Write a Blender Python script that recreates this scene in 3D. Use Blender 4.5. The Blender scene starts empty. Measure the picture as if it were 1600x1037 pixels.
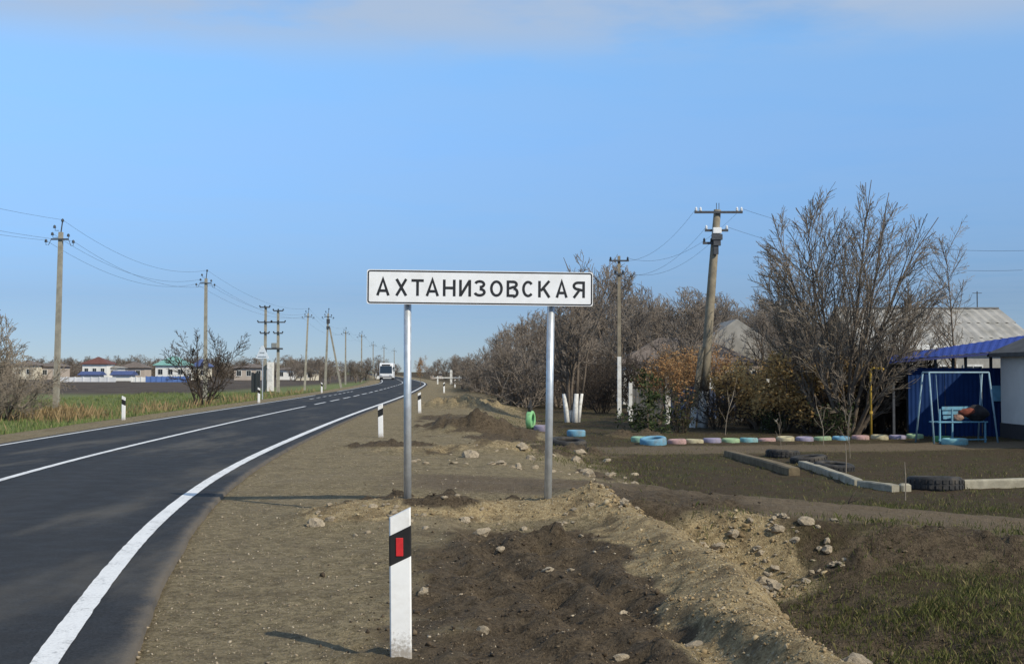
import bpy, bmesh, math, random
import numpy as np
from mathutils import Vector, Matrix

R = math.radians
random.seed(7)
SC = bpy.context.scene
COL = SC.collection

# ------------------------------------------------------------------ camera, sky, sun, exposure
CAM_H, FPX, TILT = 1.55, 1900.0, math.atan(61.5 / 1900.0)
cam = bpy.data.cameras.new('camera')
cam.sensor_width = 36.0
cam.lens = 36.0 * FPX / 1600.0
cam.clip_start, cam.clip_end = 0.1, 6000.0
cam_o = bpy.data.objects.new('camera', cam)
cam_o.location = (0, 0, CAM_H)
cam_o.rotation_euler = (R(90) + TILT, 0, 0)
COL.objects.link(cam_o)
SC.camera = cam_o

SUN_EL, SUN_AZ = R(36), R(130)          # azimuth clockwise from +Y: behind the camera, to the right
world = bpy.data.worlds.new('World')
SC.world = world
world.use_nodes = True
wt = world.node_tree
wt.nodes.clear()
w_out = wt.nodes.new('ShaderNodeOutputWorld')
w_bg = wt.nodes.new('ShaderNodeBackground')
w_sky = wt.nodes.new('ShaderNodeTexSky')
w_sky.sky_type = 'NISHITA'
w_sky.sun_disc = False
w_sky.sun_elevation = SUN_EL
w_sky.sun_rotation = SUN_AZ
w_sky.altitude = 0
w_sky.air_density = 0.5
w_sky.dust_density = 0.0
w_sky.ozone_density = 4.0
w_bg.inputs['Strength'].default_value = 0.115
# thin cloud sheet: direction projected on a flat layer, stretched noise
tc = wt.nodes.new('ShaderNodeTexCoord')
sep = wt.nodes.new('ShaderNodeSeparateXYZ')
wt.links.new(tc.outputs['Generated'], sep.inputs[0])
def wmath(op, a, b=None, clamp=False):
    n = wt.nodes.new('ShaderNodeMath'); n.operation = op; n.use_clamp = clamp
    for i, v in enumerate((a, b)):
        if v is None: continue
        if isinstance(v, (int, float)): n.inputs[i].default_value = v
        else: wt.links.new(v, n.inputs[i])
    return n.outputs[0]
zc = wmath('MAXIMUM', sep.outputs['Z'], 0.02)
px_ = wmath('DIVIDE', sep.outputs['X'], zc)
py_ = wmath('DIVIDE', sep.outputs['Y'], zc)
cmb = wt.nodes.new('ShaderNodeCombineXYZ')
wt.links.new(px_, cmb.inputs[0]); wt.links.new(py_, cmb.inputs[1])
w_noise = wt.nodes.new('ShaderNodeTexNoise')
w_noise.inputs['Scale'].default_value = 1.05
w_noise.inputs['Detail'].default_value = 7
w_noise.inputs['Roughness'].default_value = 0.55
wt.links.new(cmb.outputs[0], w_noise.inputs['Vector'])
w_rng = wt.nodes.new('ShaderNodeMapRange')
w_rng.interpolation_type = 'SMOOTHSTEP'
w_rng.inputs['From Min'].default_value = 0.31
w_rng.inputs['From Max'].default_value = 0.57
wt.links.new(w_noise.outputs['Fac'], w_rng.inputs['Value'])
w_el = wt.nodes.new('ShaderNodeMapRange')
w_el.interpolation_type = 'SMOOTHSTEP'
w_el.inputs['From Min'].default_value = 0.235
w_el.inputs['From Max'].default_value = 0.285
wt.links.new(sep.outputs['Z'], w_el.inputs['Value'])
w_el2 = wmath('ADD', w_el.outputs[0], 0.10)
w_fac = wmath('MULTIPLY', w_rng.outputs[0], w_el2)
w_fac = wmath('MULTIPLY', w_fac, 0.85, True)
w_mix = wt.nodes.new('ShaderNodeMix')
w_mix.data_type = 'RGBA'
wt.links.new(w_fac, w_mix.inputs['Factor'])
w_hs = wt.nodes.new('ShaderNodeHueSaturation')
w_hs.inputs['Saturation'].default_value = 1.0
w_hs.inputs['Value'].default_value = 1.0
wt.links.new(w_sky.outputs[0], w_hs.inputs['Color'])
w_ramp = wt.nodes.new('ShaderNodeValToRGB')      # brightness of the clear sky by elevation
for pos, val in ((0.0, 0.22), (0.06, 0.30), (0.18, 0.70), (0.26, 0.94), (0.45, 0.80)):
    el = w_ramp.color_ramp.elements[0] if pos == 0 else (w_ramp.color_ramp.elements[-1] if pos == 0.06 else w_ramp.color_ramp.elements.new(pos))
    el.position = pos; el.color = (val * 1.03, val * (0.965 + 0.63 * min(pos, 0.26)), val * 0.98, 1)
wt.links.new(sep.outputs['Z'], w_ramp.inputs[0])
w_gain = wt.nodes.new('ShaderNodeVectorMath'); w_gain.operation = 'MULTIPLY'
wt.links.new(w_hs.outputs[0], w_gain.inputs[0]); wt.links.new(w_ramp.outputs[0], w_gain.inputs[1])
w_gain2 = wt.nodes.new('ShaderNodeVectorMath'); w_gain2.operation = 'SCALE'
w_gain2.inputs['Scale'].default_value = 2.5
wt.links.new(w_gain.outputs[0], w_gain2.inputs[0])
wt.links.new(w_gain2.outputs[0], w_mix.inputs['A'])
w_mix.inputs['B'].default_value = (3.65, 4.65, 6.2, 1)
wt.links.new(w_mix.outputs['Result'], w_bg.inputs['Color'])
wt.links.new(w_bg.outputs[0], w_out.inputs['Surface'])

sun = bpy.data.lights.new('sun', 'SUN')
sun.energy = 4.4
sun.angle = R(0.53)
sun.color = (1.0, 0.91, 0.74)
sun_o = bpy.data.objects.new('sun', sun)
sd = Vector((math.sin(SUN_AZ) * math.cos(SUN_EL), math.cos(SUN_AZ) * math.cos(SUN_EL), math.sin(SUN_EL)))
sun_o.rotation_euler = (-sd).to_track_quat('-Z', 'Y').to_euler()
sun_o.location = sd * 60
COL.objects.link(sun_o)
SC.view_settings.view_transform = 'Standard'
SC.view_settings.look = 'None'
SC.view_settings.gamma = 1
SC.view_settings.exposure = 0.0
SC.view_settings.use_curve_mapping = False

# ------------------------------------------------------------------ numpy noise
def _hash(ix, iy, seed):
    h = (ix.astype(np.int64) * 374761393 + iy.astype(np.int64) * 668265263 + seed * 144665) & 0xFFFFFFFF
    h = ((h ^ (h >> 13)) * 1274126177) & 0xFFFFFFFF
    h = (h ^ (h >> 16)) & 0xFFFF
    return h / 32767.5 - 1.0
def vnoise(x, y, seed=0):
    x = np.asarray(x, float); y = np.asarray(y, float)
    ix = np.floor(x); iy = np.floor(y)
    fx = x - ix; fy = y - iy
    fx = fx * fx * fx * (fx * (fx * 6 - 15) + 10); fy = fy * fy * fy * (fy * (fy * 6 - 15) + 10)
    a = _hash(ix, iy, seed); b = _hash(ix + 1, iy, seed); c = _hash(ix, iy + 1, seed); d = _hash(ix + 1, iy + 1, seed)
    return (a * (1 - fx) + b * fx) * (1 - fy) + (c * (1 - fx) + d * fx) * fy
def fbm(x, y, seed=0, octv=4, gain=0.5):
    s = 0; a = 1.0; t = 0
    for o in range(octv):
        s = s + a * vnoise(x * 2.03 ** o + 17.3 * o, y * 2.03 ** o - 9.1 * o, seed + o)
        t += a; a *= gain
    return s / t
def sstep(a, b, x):
    t = np.clip((np.asarray(x, float) - a) / (b - a), 0, 1)
    return t * t * (3 - 2 * t)
def gauss(x, y, cx, cy, sx, sy, rot=0.0):
    c, s = math.cos(rot), math.sin(rot)
    dx, dy = x - cx, y - cy
    u = (dx * c + dy * s) / sx; v = (-dx * s + dy * c) / sy
    return np.exp(-(u * u + v * v))

# ------------------------------------------------------------------ terrain
EY = np.array([-60, -20, -5, 2, 6.5, 10.5, 17.5, 26.8, 45, 67, 86, 120, 147, 200, 300, 500, 900, 1600], float)
EX = np.array([16, 4.3, 0.3, -1.45, -2.47, -3.29, -4.28, -4.95, -5.75, -6.45, -7.2, -8.9, -10.5, -15.6, -27, -52, -104, -190], float)
_fy = np.linspace(-60, 1600, 6641)
def _spline(X, Y, q):
    n = len(X); h = np.diff(X); A = np.eye(n); r = np.zeros(n)
    for i in range(1, n - 1):
        A[i, i - 1:i + 2] = h[i - 1], 2 * (h[i - 1] + h[i]), h[i]
        r[i] = 6 * ((Y[i + 1] - Y[i]) / h[i] - (Y[i] - Y[i - 1]) / h[i - 1])
    m = np.linalg.solve(A, r); i = np.clip(np.searchsorted(X, q) - 1, 0, n - 2)
    a, b, hh = X[i + 1] - q, q - X[i], h[i]
    return (m[i] * a ** 3 + m[i + 1] * b ** 3) / (6 * hh) + (Y[i] / hh - m[i] * hh / 6) * a + (Y[i + 1] / hh - m[i + 1] * hh / 6) * b
_fx = _spline(EY, EX, _fy)
def _smooth(a, n):
    k = np.ones(n) / n
    return np.convolve(np.pad(a, (n // 2, n - 1 - n // 2), mode='edge'), k, mode='valid')
for _n in (9, 9):
    _fx = _smooth(_fx, _n)
def xe(y):
    return np.interp(y, _fy, _fx)          # x of the right-hand edge line of the road
TRK = np.array([(-6, 18.4), (-4, 18.1), (-1.9, 17.6), (0.8, 16.0), (3.0, 14.9), (5.9, 14.3), (10, 13.8), (16, 13.6)], float)
def trk_y(x):
    return np.interp(x, TRK[:, 0], TRK[:, 1])

def fields(x, y):
    """height and ground-cover masks of the terrain"""
    x = np.asarray(x, float); y = np.asarray(y, float)
    u = x - xe(y)
    n1 = fbm(x * 0.8, y * 0.8, 3, 4)
    n2 = fbm(x * 3.1, y * 3.1, 11, 4, 0.55)
    n3 = fbm(x * 9.0, y * 9.0, 21, 3, 0.6)
    nb = fbm(x * 0.07, y * 0.07, 31, 3)
    near = 1 - sstep(14.0, 19.0, y)                    # the stretch in front of the dirt track
    fade = 1 - sstep(60, 140, y)
    # right-hand bank
    top = -0.03 + 0.0 * u
    crest_b = np.interp(y, [4, 7, 8, 10, 12.4, 18, 19], [3.6, 4.15, 4.4, 4.8, 4.95, 4.6, 4.1])
    crest_u = crest_b + 0.2 * n1
    fall = sstep(crest_u, crest_u + 0.75 + 2.7 * (1 - near), u)
    low = -0.5 + 0.05 * nb
    z = top * (1 - fall) + low * fall
    z -= 0.30 * near * np.exp(-((u - 6.15 - 0.2 * n1) / 0.75) ** 2)             # ditch
    z += 0.17 * near * np.exp(-((u - crest_u + 0.12) / 0.33) ** 2)                 # tan crest
    z -= 0.05 * near * np.exp(-((u - 3.55) / 0.5) ** 2)
    z += 0.04 * near * np.exp(-((u - 2.7) / 0.4) ** 2) * sstep(8, 10, y)
    # left-hand side
    lf = sstep(-7.4, -10.8, u)
    z = z * (1 - lf) + (-0.5 + 0.05 * nb) * lf
    z = np.where(u < -6.0, z - 0.02, z)
    # sign berm
    berm = np.exp(-((y - 13.25 - 0.12 * x) / 0.62) ** 2) * sstep(-2.9, -1.4, x) * (1 - sstep(0.9, 2.0, x))
    z += 0.24 * berm * (0.85 + 0.35 * n1)
    # dirt track crossing the ditch
    ty = trk_y(x)
    tz = np.interp(x, [-6, -3, 1, 4, 7, 12], [-0.04, 0.0, 0.03, -0.13, -0.36, -0.48])
    on = sstep(2.1, 1.15, np.abs(y - ty)) * sstep(-3.6, -2.6, x) * (u > 0.9)
    fillz = tz - 0.02 * n1
    z = np.where(u > 0.8, np.maximum(z, z * (1 - on) + fillz * on), z)
    for off in (-0.62, 0.62):
        z -= 0.035 * np.exp(-((y - ty - off) / 0.17) ** 2) * (u > 2.2) * sstep(-2.6, -0.5, x)
    rut = near * sstep(2.4, 3.0, u) * (1 - sstep(3.9, 4.2, u)) * (1 - sstep(11.4, 12.2, y))
    z += rut * 0.042 * np.sin((u + 0.10 * n1) * 13.0 + 1.0) + rut * 0.02 * n2
    # spoil heaps
    heaps = [(-1.05, 32.2, 0.95, 0.75, 0.50, 0.1, 1), (-1.9, 33.2, 0.8, 0.7, 0.26, 0.0, 1), (0.0, 32.4, 0.7, 0.6, 0.25, 0, 1),
             (-2.4, 52.5, 1.6, 1.2, 0.62, 0, 0), (-1.0, 56, 1.6, 1.2, 0.4, 0, 0),
             (-1.6, 23.6, 1.3, 0.5, 0.14, 0, 0), (-0.2, 24.3, 0.9, 0.5, 0.26, 0, 0), (-2.5, 25.0, 0.9, 0.6, 0.2, 0.2, 1),
             (0.9, 25.6, 0.8, 0.6, 0.24, 0, 1), (1.6, 28.4, 0.9, 0.5, 0.22, 0, 1), (3.75, 37.2, 0.8, 0.5, 0.30, 0, 1),
             (4.35, 12.9, 0.75, 0.42, 0.24, 0.2, 1), (5.35, 12.6, 0.38, 0.3, 0.20, 0, 1), (3.6, 12.7, 0.5, 0.3, 0.10, 0, 1),
             (-1.5, 13.9, 0.5, 0.22, 0.10, 0, 1), (-0.4, 14.0, 0.6, 0.2, 0.08, 0, 1), (0.28, 11.5, 0.34, 0.28, 0.15, 0, 1), (0.75, 10.6, 0.30, 0.30, 0.10, 0, 1), (-0.75, 13.0, 0.4, 0.22, 0.05, 0, 1),
             (2.75, 8.6, 0.28, 0.3, 0.22, 0, 0)]
    dark_h = 0; tan_h = 0
    for cx, cy, sx, sy, h, rot, dk in heaps:
        g = gauss(x, y, cx, cy, sx, sy, rot)
        z += h * g * (0.85 + 0.5 * n2)
        if dk: dark_h = np.maximum(dark_h, sstep(0.12, 0.5, g))
        else: tan_h = np.maximum(tan_h, sstep(0.15, 0.6, g))
    # ---- masks
    # the strip of dug dark soil beside the sign, from the guide post to the crest
    e1 = np.interp(y, [4, 6, 8, 10, 11.5, 12.4], [1.5, 1.7, 2.0, 2.4, 2.7, 3.1]) + 0.45 * n1 + 0.15 * n2
    soil = sstep(e1 - 0.7, e1 + 0.7, u) * (1 - sstep(-0.68, -0.42, u - crest_b + 0.3 * n2)) * (1 - sstep(11.9, 12.7, y + 0.4 * n1))
    crest = sstep(-0.68, -0.38, u - crest_b + 0.3 * n2) * (1 - sstep(0.15, 0.4, u - crest_u)) * near * (1 - sstep(13.2, 14.0, y))
    rock = sstep(12.15, 12.6, y) * (1 - sstep(13.7, 14.2, y - 0.12 * (x - 2))) * sstep(0.6, 1.3, x) * (1 - sstep(2.7, 3.5, x + 0.4 * n1))
    bermt = sstep(0.16, 0.45, berm + 0.22 * n2)
    farside = sstep(18.6, 20.5, y)
    soil2 = sstep(0.05, 0.30, fbm(x * 0.55, y * 0.55, 41, 3) - 0.04) * farside * (1 - sstep(38, 60, y)) * sstep(2.0, 2.7, u) * (1 - sstep(6.5, 7.5, u))
    soil = np.maximum.reduce([soil, dark_h + 0 * x, 0.75 * soil2])
    wet = sstep(0.15, 0.6, u - crest_b) * near * (1 - sstep(6.9, 7.6, u + 0.5 * n1)) * 0.8 * (1 - rock)
    soil = np.maximum(soil, wet)
    tan = np.maximum.reduce([crest * 0.95, rock, bermt * 0.85 * (1 - dark_h), tan_h * 0.55 + 0 * x])
    soil = soil * (1 - 0.9 * crest) * (1 - rock)
    trk = sstep(1.45, 1.0, np.abs(y - ty) + 0.2 * n1) * sstep(2.0, 3.4, u)
    # light worn footpath in front of the painted tyres
    pth_y = np.interp(x, [-2, 2, 6, 12, 20], [31.0, 31.2, 31.8, 33.6, 36.0])
    pth = sstep(1.7, 1.1, np.abs(y - pth_y) + 0.25 * n1) * sstep(0.5, 2.0, x)
    grass = sstep(6.3, 7.2, u + 0.5 * n1) * (1 - sstep(5.8, 7.0, -u)) * (1 - trk) * (1 - pth) * (1 - dark_h)
    grass = grass * (1 - 0.0 * near)
    grass = np.maximum(grass, sstep(55, 110, y) * sstep(2.6, 3.6, u) * 0.8)
    lg = sstep(7.7, 9.0, -u + 0.8 * n1)
    grass = np.maximum(grass, lg)
    rough = 0.018 + 0.075 * soil + 0.03 * tan + 0.02 * grass
    inroad = sstep(0.75, 1.6, u) + sstep(6.6, 7.4, -u)
    z = z + (n2 * rough * 0.9 + n3 * (0.007 + 0.036 * soil + 0.020 * tan)) * np.clip(inroad, 0.08, 1) * (0.25 + 0.75 * fade)
    # under the road
    aw = np.interp(y, [0, 8, 20, 60], [0.46, 0.44, 0.36, 0.25])
    under = sstep(aw + 0.02, aw - 0.10, u) * sstep(6.1, 6.0, -u)
    z = z * (1 - under) + (-0.10) * under
    return dict(z=z, u=u, soil=soil, tan=tan, grass=grass, trk=np.maximum(trk, pth), lf=lg, rock=rock, fade=fade)
def gz(x, y):
    return float(fields(np.array([x]), np.array([y]))['z'][0])

def ray(px, py):
    cx, cy = (px - 800) / FPX, (518.5 - py) / FPX
    return Vector((cx, math.cos(TILT) - cy * math.sin(TILT), cy * math.cos(TILT) + math.sin(TILT)))
def on_plane(px, py, z):
    d = ray(px, py); t = (z - CAM_H) / d.z
    return Vector((0, 0, CAM_H)) + d * t
def at_depth(px, py, y):
    d = ray(px, py)
    return Vector((0, 0, CAM_H)) + d * (y / d.y)
def foot(px, y):
    """ground point under picture column px at distance y"""
    x = (px - 800) / FPX * y
    return Vector((x, y, gz(x, y)))

# ------------------------------------------------------------------ materials
def new_mat(name):
    m = bpy.data.materials.new(name); m.use_nodes = True
    nt = m.node_tree; nt.nodes.clear()
    out = nt.nodes.new('ShaderNodeOutputMaterial')
    b = nt.nodes.new('ShaderNodeBsdfPrincipled')
    nt.links.new(b.outputs[0], out.inputs['Surface'])
    return m, nt, b
class NT:
    def __init__(s, nt): s.nt = nt
    def n(s, t, **kw):
        nd = s.nt.nodes.new(t)
        for k, v in kw.items(): setattr(nd, k, v)
        return nd
    def put(s, inp, v):
        if v is None: return
        if isinstance(v, (int, float)): inp.default_value = v
        elif isinstance(v, tuple): inp.default_value = v if len(v) == 4 or inp.type == 'VECTOR' else (*v, 1)
        else: s.nt.links.new(v, inp)
    def math(s, op, a, b=None, clamp=False):
        nd = s.n('ShaderNodeMath', operation=op, use_clamp=clamp)
        s.put(nd.inputs[0], a); s.put(nd.inputs[1], b); return nd.outputs[0]
    def mix(s, f, a, b, mode='MIX'):
        nd = s.n('ShaderNodeMix', data_type='RGBA', blend_type=mode)
        s.put(nd.inputs['Factor'], f); s.put(nd.inputs['A'], a); s.put(nd.inputs['B'], b); return nd.outputs['Result']
    def noise(s, vec, scale, detail=5, rough=0.55):
        nd = s.n('ShaderNodeTexNoise')
        s.put(nd.inputs['Vector'], vec); s.put(nd.inputs['Scale'], scale); s.put(nd.inputs['Detail'], detail); s.put(nd.inputs['Roughness'], rough)
        return nd.outputs['Fac']
    def vor(s, vec, scale, feat='F1'):
        nd = s.n('ShaderNodeTexVoronoi', feature=feat)
        s.put(nd.inputs['Vector'], vec); s.put(nd.inputs['Scale'], scale); return nd
    def rng(s, v, a, b, c=0.0, d=1.0, smooth=True):
        nd = s.n('ShaderNodeMapRange')
        if smooth: nd.interpolation_type = 'SMOOTHSTEP'
        s.put(nd.inputs['Value'], v)
        for k, q in zip(('From Min', 'From Max', 'To Min', 'To Max'), (a, b, c, d)): nd.inputs[k].default_value = q
        return nd.outputs[0]
    def bump(s, h, strength, dist):
        nd = s.n('ShaderNodeBump'); s.put(nd.inputs['Height'], h)
        nd.inputs['Strength'].default_value = strength; nd.inputs['Distance'].default_value = dist
        return nd.outputs[0]
MATS = {}
def simple(name, col, rough=0.7, metal=0.0, var=0.12, scale=6.0, bump=0.0, dirt=None, dirt_amt=0.4, spec=0.35, rnd=0.0, mud=False):
    """procedural colour with noise variation, optional stains and bump"""
    if name in MATS: return MATS[name]
    m, nt, b = new_mat(name); t = NT(nt)
    co = t.n('ShaderNodeTexCoord').outputs['Object']
    f = t.noise(co, scale, 5, 0.6)
    lo = tuple(c * (1 - var) for c in col); hi = tuple(min(1, c * (1 + var)) for c in col)
    c = t.mix(t.rng(f, 0.3, 0.7), lo, hi)
    if dirt is not None:
        d = t.noise(co, scale * 0.45, 7, 0.7)
        c = t.mix(t.math('MULTIPLY', t.rng(d, 0.45, 0.72), dirt_amt), c, dirt)
    if mud:                                # rain-splashed soil caught on the foot of the post
        sp = t.n('ShaderNodeSeparateXYZ'); nt.links.new(co, sp.inputs[0])
        mf = t.math('ADD', t.rng(sp.outputs['Z'], 0.0, 0.28, 0.55, -0.25, False), t.math('MULTIPLY', t.math('SUBTRACT', t.noise(co, 45, 6, 0.75), 0.5), 1.2))
        c = t.mix(t.math('MULTIPLY', t.rng(mf, 0.15, 0.6), 0.75), c, (0.20, 0.155, 0.105))
    if rnd > 0:
        oi = t.n('ShaderNodeObjectInfo').outputs['Random']
        c = t.mix(t.rng(oi, 0, 1, 0, rnd, False), c, tuple(q * 0.55 for q in col))
    t.put(b.inputs['Base Color'], c)
    b.inputs['Roughness'].default_value = rough
    b.inputs['Metallic'].default_value = metal
    b.inputs['Specular IOR Level'].default_value = spec
    if bump > 0:
        t.put(b.inputs['Normal'], t.bump(t.noise(co, scale * 3, 6, 0.65), bump, 0.02))
    MATS[name] = m
    return m

def ground_material():
    m, nt, b = new_mat('ground'); t = NT(nt)
    g = t.n('ShaderNodeNewGeometry').outputs['Position']
    a1 = t.n('ShaderNodeVertexColor', layer_name='mask_a'); a2 = t.n('ShaderNodeVertexColor', layer_name='mask_b')
    s1 = t.n('ShaderNodeSeparateColor'); nt.links.new(a1.outputs[0], s1.inputs[0])
    s2 = t.n('ShaderNodeSeparateColor'); nt.links.new(a2.outputs[0], s2.inputs[0])
    soil, tan, grass = s1.outputs[0], s1.outputs[1], s1.outputs[2]
    trk, left, plough = s2.outputs[0], s2.outputs[1], s2.outputs[2]
    n_big = t.noise(g, 0.55, 5, 0.6); n_mid = t.noise(g, 2.6, 7, 0.65); n_mic = t.noise(g, 75, 5, 0.7)
    n_fin = t.math('ADD', t.math('MULTIPLY', t.noise(g, 13, 8, 0.75), 0.55), t.math('MULTIPLY', t.noise(g, 46, 6, 0.75), 0.45))
    peb = t.vor(g, 34); peb2 = t.vor(g, 85)
    # compacted gravel shoulder
    c = t.mix(t.rng(n_fin, 0.38, 0.62), (0.105, 0.083, 0.045), (0.335, 0.272, 0.163))
    c = t.mix(t.rng(n_mid, 0.45, 0.68, 0, 0.5), c, (0.105, 0.080, 0.050))
    c = t.mix(t.rng(n_big, 0.5, 0.7, 0, 0.35), c, (0.25, 0.205, 0.14))
    pc = t.n('ShaderNodeSeparateColor'); nt.links.new(peb.outputs['Color'], pc.inputs[0])
    stone = t.math('MULTIPLY', t.rng(pc.outputs[0], 0.72, 0.80), t.rng(peb.outputs['Distance'], 0.42, 0.30))
    c = t.mix(t.math('MULTIPLY', stone, 0.55), c, (0.32, 0.26, 0.19))
    pc2 = t.n('ShaderNodeSeparateColor'); nt.links.new(peb2.outputs['Color'], pc2.inputs[0])
    st2 = t.math('MULTIPLY', t.rng(pc2.outputs[1], 0.6, 0.8), t.rng(peb2.outputs['Distance'], 0.45, 0.3))
    c = t.mix(t.math('MULTIPLY', st2, 0.35), c, (0.30, 0.25, 0.18))
    # dirt track
    ct = t.mix(t.rng(n_fin, 0.3, 0.7), (0.085, 0.062, 0.042), (0.175, 0.133, 0.092))
    c = t.mix(t.math('MULTIPLY', trk, 0.8), c, ct)
    # short winter grass over earth
    cg = t.mix(t.rng(n_fin, 0.35, 0.65), (0.036, 0.027, 0.014), (0.092, 0.072, 0.038))
    cg = t.mix(t.rng(n_mid, 0.44, 0.62, 0, 0.8), cg, (0.070, 0.047, 0.031))
    cg = t.mix(t.rng(n_big, 0.52, 0.68, 0, 0.6), cg, (0.066, 0.070, 0.026))
    cl = t.mix(t.rng(n_mid, 0.35, 0.65), (0.105, 0.145, 0.046), (0.185, 0.205, 0.085))
    cl = t.mix(t.rng(n_fin, 0.45, 0.65, 0, 0.5), cl, (0.17, 0.15, 0.075))
    cg = t.mix(left, cg, cl)
    c = t.mix(grass, c, cg)
    cp = t.mix(t.rng(t.noise(g, 0.25, 6, 0.7), 0.35, 0.65), (0.060, 0.048, 0.040), (0.105, 0.084, 0.066))
    c = t.mix(plough, c, cp)
    # dug soil and tan spoil
    cs = t.mix(t.rng(n_fin, 0.36, 0.64), (0.028, 0.020, 0.012), (0.150, 0.113, 0.073))
    cs = t.mix(t.rng(n_mid, 0.45, 0.7, 0, 0.5), cs, (0.130, 0.100, 0.066))
    sj = t.math('ADD', t.math('SUBTRACT', n_fin, 0.5), t.math('MULTIPLY', t.math('SUBTRACT', n_mid, 0.5), 0.9))
    c = t.mix(t.rng(t.math('ADD', soil, sj), 0.28, 0.72), c, cs)
    cn = t.mix(t.rng(n_fin, 0.38, 0.62), (0.19, 0.138, 0.072), (0.47, 0.365, 0.205))
    cn = t.mix(t.math('MULTIPLY', stone, 0.7), cn, (0.50, 0.43, 0.31))
    cn = t.mix(t.rng(n_mid, 0.48, 0.66, 0, 0.8), cn, (0.12, 0.088, 0.052))
    c = t.mix(t.rng(t.math('ADD', tan, t.math('MULTIPLY', t.math('SUBTRACT', n_fin, 0.5), 0.9)), 0.32, 0.72), c, cn)
    t.put(b.inputs['Base Color'], c)
    b.inputs['Roughness'].default_value = 0.95
    b.inputs['Specular IOR Level'].default_value = 0.15
    h = t.math('ADD', t.math('MULTIPLY', n_fin, 0.9), t.math('MULTIPLY', n_mic, 0.22))
    h = t.math('ADD', h, t.math('MULTIPLY', t.rng(peb.outputs['Distance'], 0.45, 0.1), t.math('MULTIPLY', pc.outputs[0], 0.3)))
    h = t.math('ADD', h, t.math('MULTIPLY', t.rng(peb2.outputs['Distance'], 0.45, 0.1), 0.10))
    t.put(b.inputs['Normal'], t.bump(h, 1.0, 0.055))
    return m

def asphalt_material():
    m, nt, b = new_mat('asphalt'); t = NT(nt)
    g = t.n('ShaderNodeNewGeometry').outputs['Position']
    at = t.n('ShaderNodeVertexColor', layer_name='mask_a')
    s = t.n('ShaderNodeSeparateColor'); nt.links.new(at.outputs[0], s.inputs[0])
    dust, wheel = s.outputs[0], s.outputs[1]
    mp = t.n('ShaderNodeMapping'); mp.inputs['Scale'].default_value = (1.0, 0.22, 1.0); mp.inputs['Rotation'].default_value = (0, 0, R(6))
    nt.links.new(g, mp.inputs[0])
    n_s = t.noise(mp.outputs[0], 0.9, 6, 0.6); n_f = t.noise(g, 55, 7, 0.85); n_m = t.noise(g, 3.0, 6, 0.65)
    n_l = t.noise(mp.outputs[0], 0.35, 4, 0.55)
    c = t.mix(t.rng(n_f, 0.36, 0.64), (0.010, 0.011, 0.0125), (0.042, 0.043, 0.046))
    c = t.mix(t.rng(n_m, 0.4, 0.7, 0, 0.35), c, (0.024, 0.026, 0.031))
    c = t.mix(t.math('MULTIPLY', t.rng(n_s, 0.46, 0.66), t.rng(n_l, 0.40, 0.58, 0.0, 0.5)), c, (0.125, 0.112, 0.092))
    c = t.mix(t.math('MULTIPLY', wheel, 0.12), c, (0.105, 0.104, 0.102))
    dn = t.math('ADD', dust, t.math('MULTIPLY', 1.0, t.math('ADD', t.math('MULTIPLY', t.math('SUBTRACT', n_m, 0.5), 1.2), t.math('MULTIPLY', t.math('SUBTRACT', n_f, 0.5), 0.9))))
    c = t.mix(t.math('MULTIPLY', t.rng(dn, 0.40, 1.15), 0.8), c, (0.145, 0.122, 0.095))
    t.put(b.inputs['Base Color'], c)
    t.put(b.inputs['Roughness'], t.rng(n_m, 0.3, 0.7, 0.70, 0.88))
    b.inputs['Specular IOR Level'].default_value = 0.17
    t.put(b.inputs['Normal'], t.bump(t.math('ADD', n_f, t.math('MULTIPLY', t.noise(g, 14, 4), 0.5)), 0.55, 0.008))
    return m

def paint_material():
    m, nt, b = new_mat('road_paint'); t = NT(nt)
    g = t.n('ShaderNodeNewGeometry').outputs['Position']
    f = t.noise(g, 60, 5, 0.75); f2 = t.noise(g, 2.2, 5, 0.6)
    c = t.mix(t.rng(f, 0.3, 0.7), (0.60, 0.60, 0.60), (0.78, 0.78, 0.77))
    c = t.mix(t.rng(f2, 0.52, 0.75, 0, 0.35), c, (0.40, 0.38, 0.35))
    wear = t.math('MULTIPLY', t.rng(t.noise(g, 25, 8, 0.8), 0.50, 0.62), t.rng(f2, 0.38, 0.62))
    c = t.mix(t.math('MULTIPLY', wear, 0.75), c, (0.10, 0.10, 0.10))
    t.put(b.inputs['Base Color'], c); b.inputs['Roughness'].default_value = 0.6
    t.put(b.inputs['Normal'], t.bump(f, 0.4, 0.004))
    return m
def leaf_material(name, c1, c2, c3, trans=0.25):
    m, nt, b = new_mat(name); t = NT(nt)
    g = t.n('ShaderNodeNewGeometry')
    f = g.outputs['Random Per Island']
    c = t.mix(t.rng(f, 0.0, 0.6), c1, c2)
    c = t.mix(t.rng(f, 0.7, 1.0), c, c3)
    t.put(b.inputs['Base Color'], c); b.inputs['Roughness'].default_value = 0.75
    b.inputs['Specular IOR Level'].default_value = 0.2
    tr = t.n('ShaderNodeBsdfTranslucent'); t.put(tr.inputs['Color'], c)
    mx = t.n('ShaderNodeMixShader'); mx.inputs[0].default_value = trans
    out = [n for n in nt.nodes if n.type == 'OUTPUT_MATERIAL'][0]
    nt.links.new(b.outputs[0], mx.inputs[1]); nt.links.new(tr.outputs[0], mx.inputs[2]); nt.links.new(mx.outputs[0], out.inputs['Surface'])
    return m
def glass_material(name, col=(0.02, 0.025, 0.03)):
    m, nt, b = new_mat(name)
    b.inputs['Base Color'].default_value = (*col, 1); b.inputs['Roughness'].default_value = 0.08
    b.inputs['Specular IOR Level'].default_value = 0.6
    return m

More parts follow.
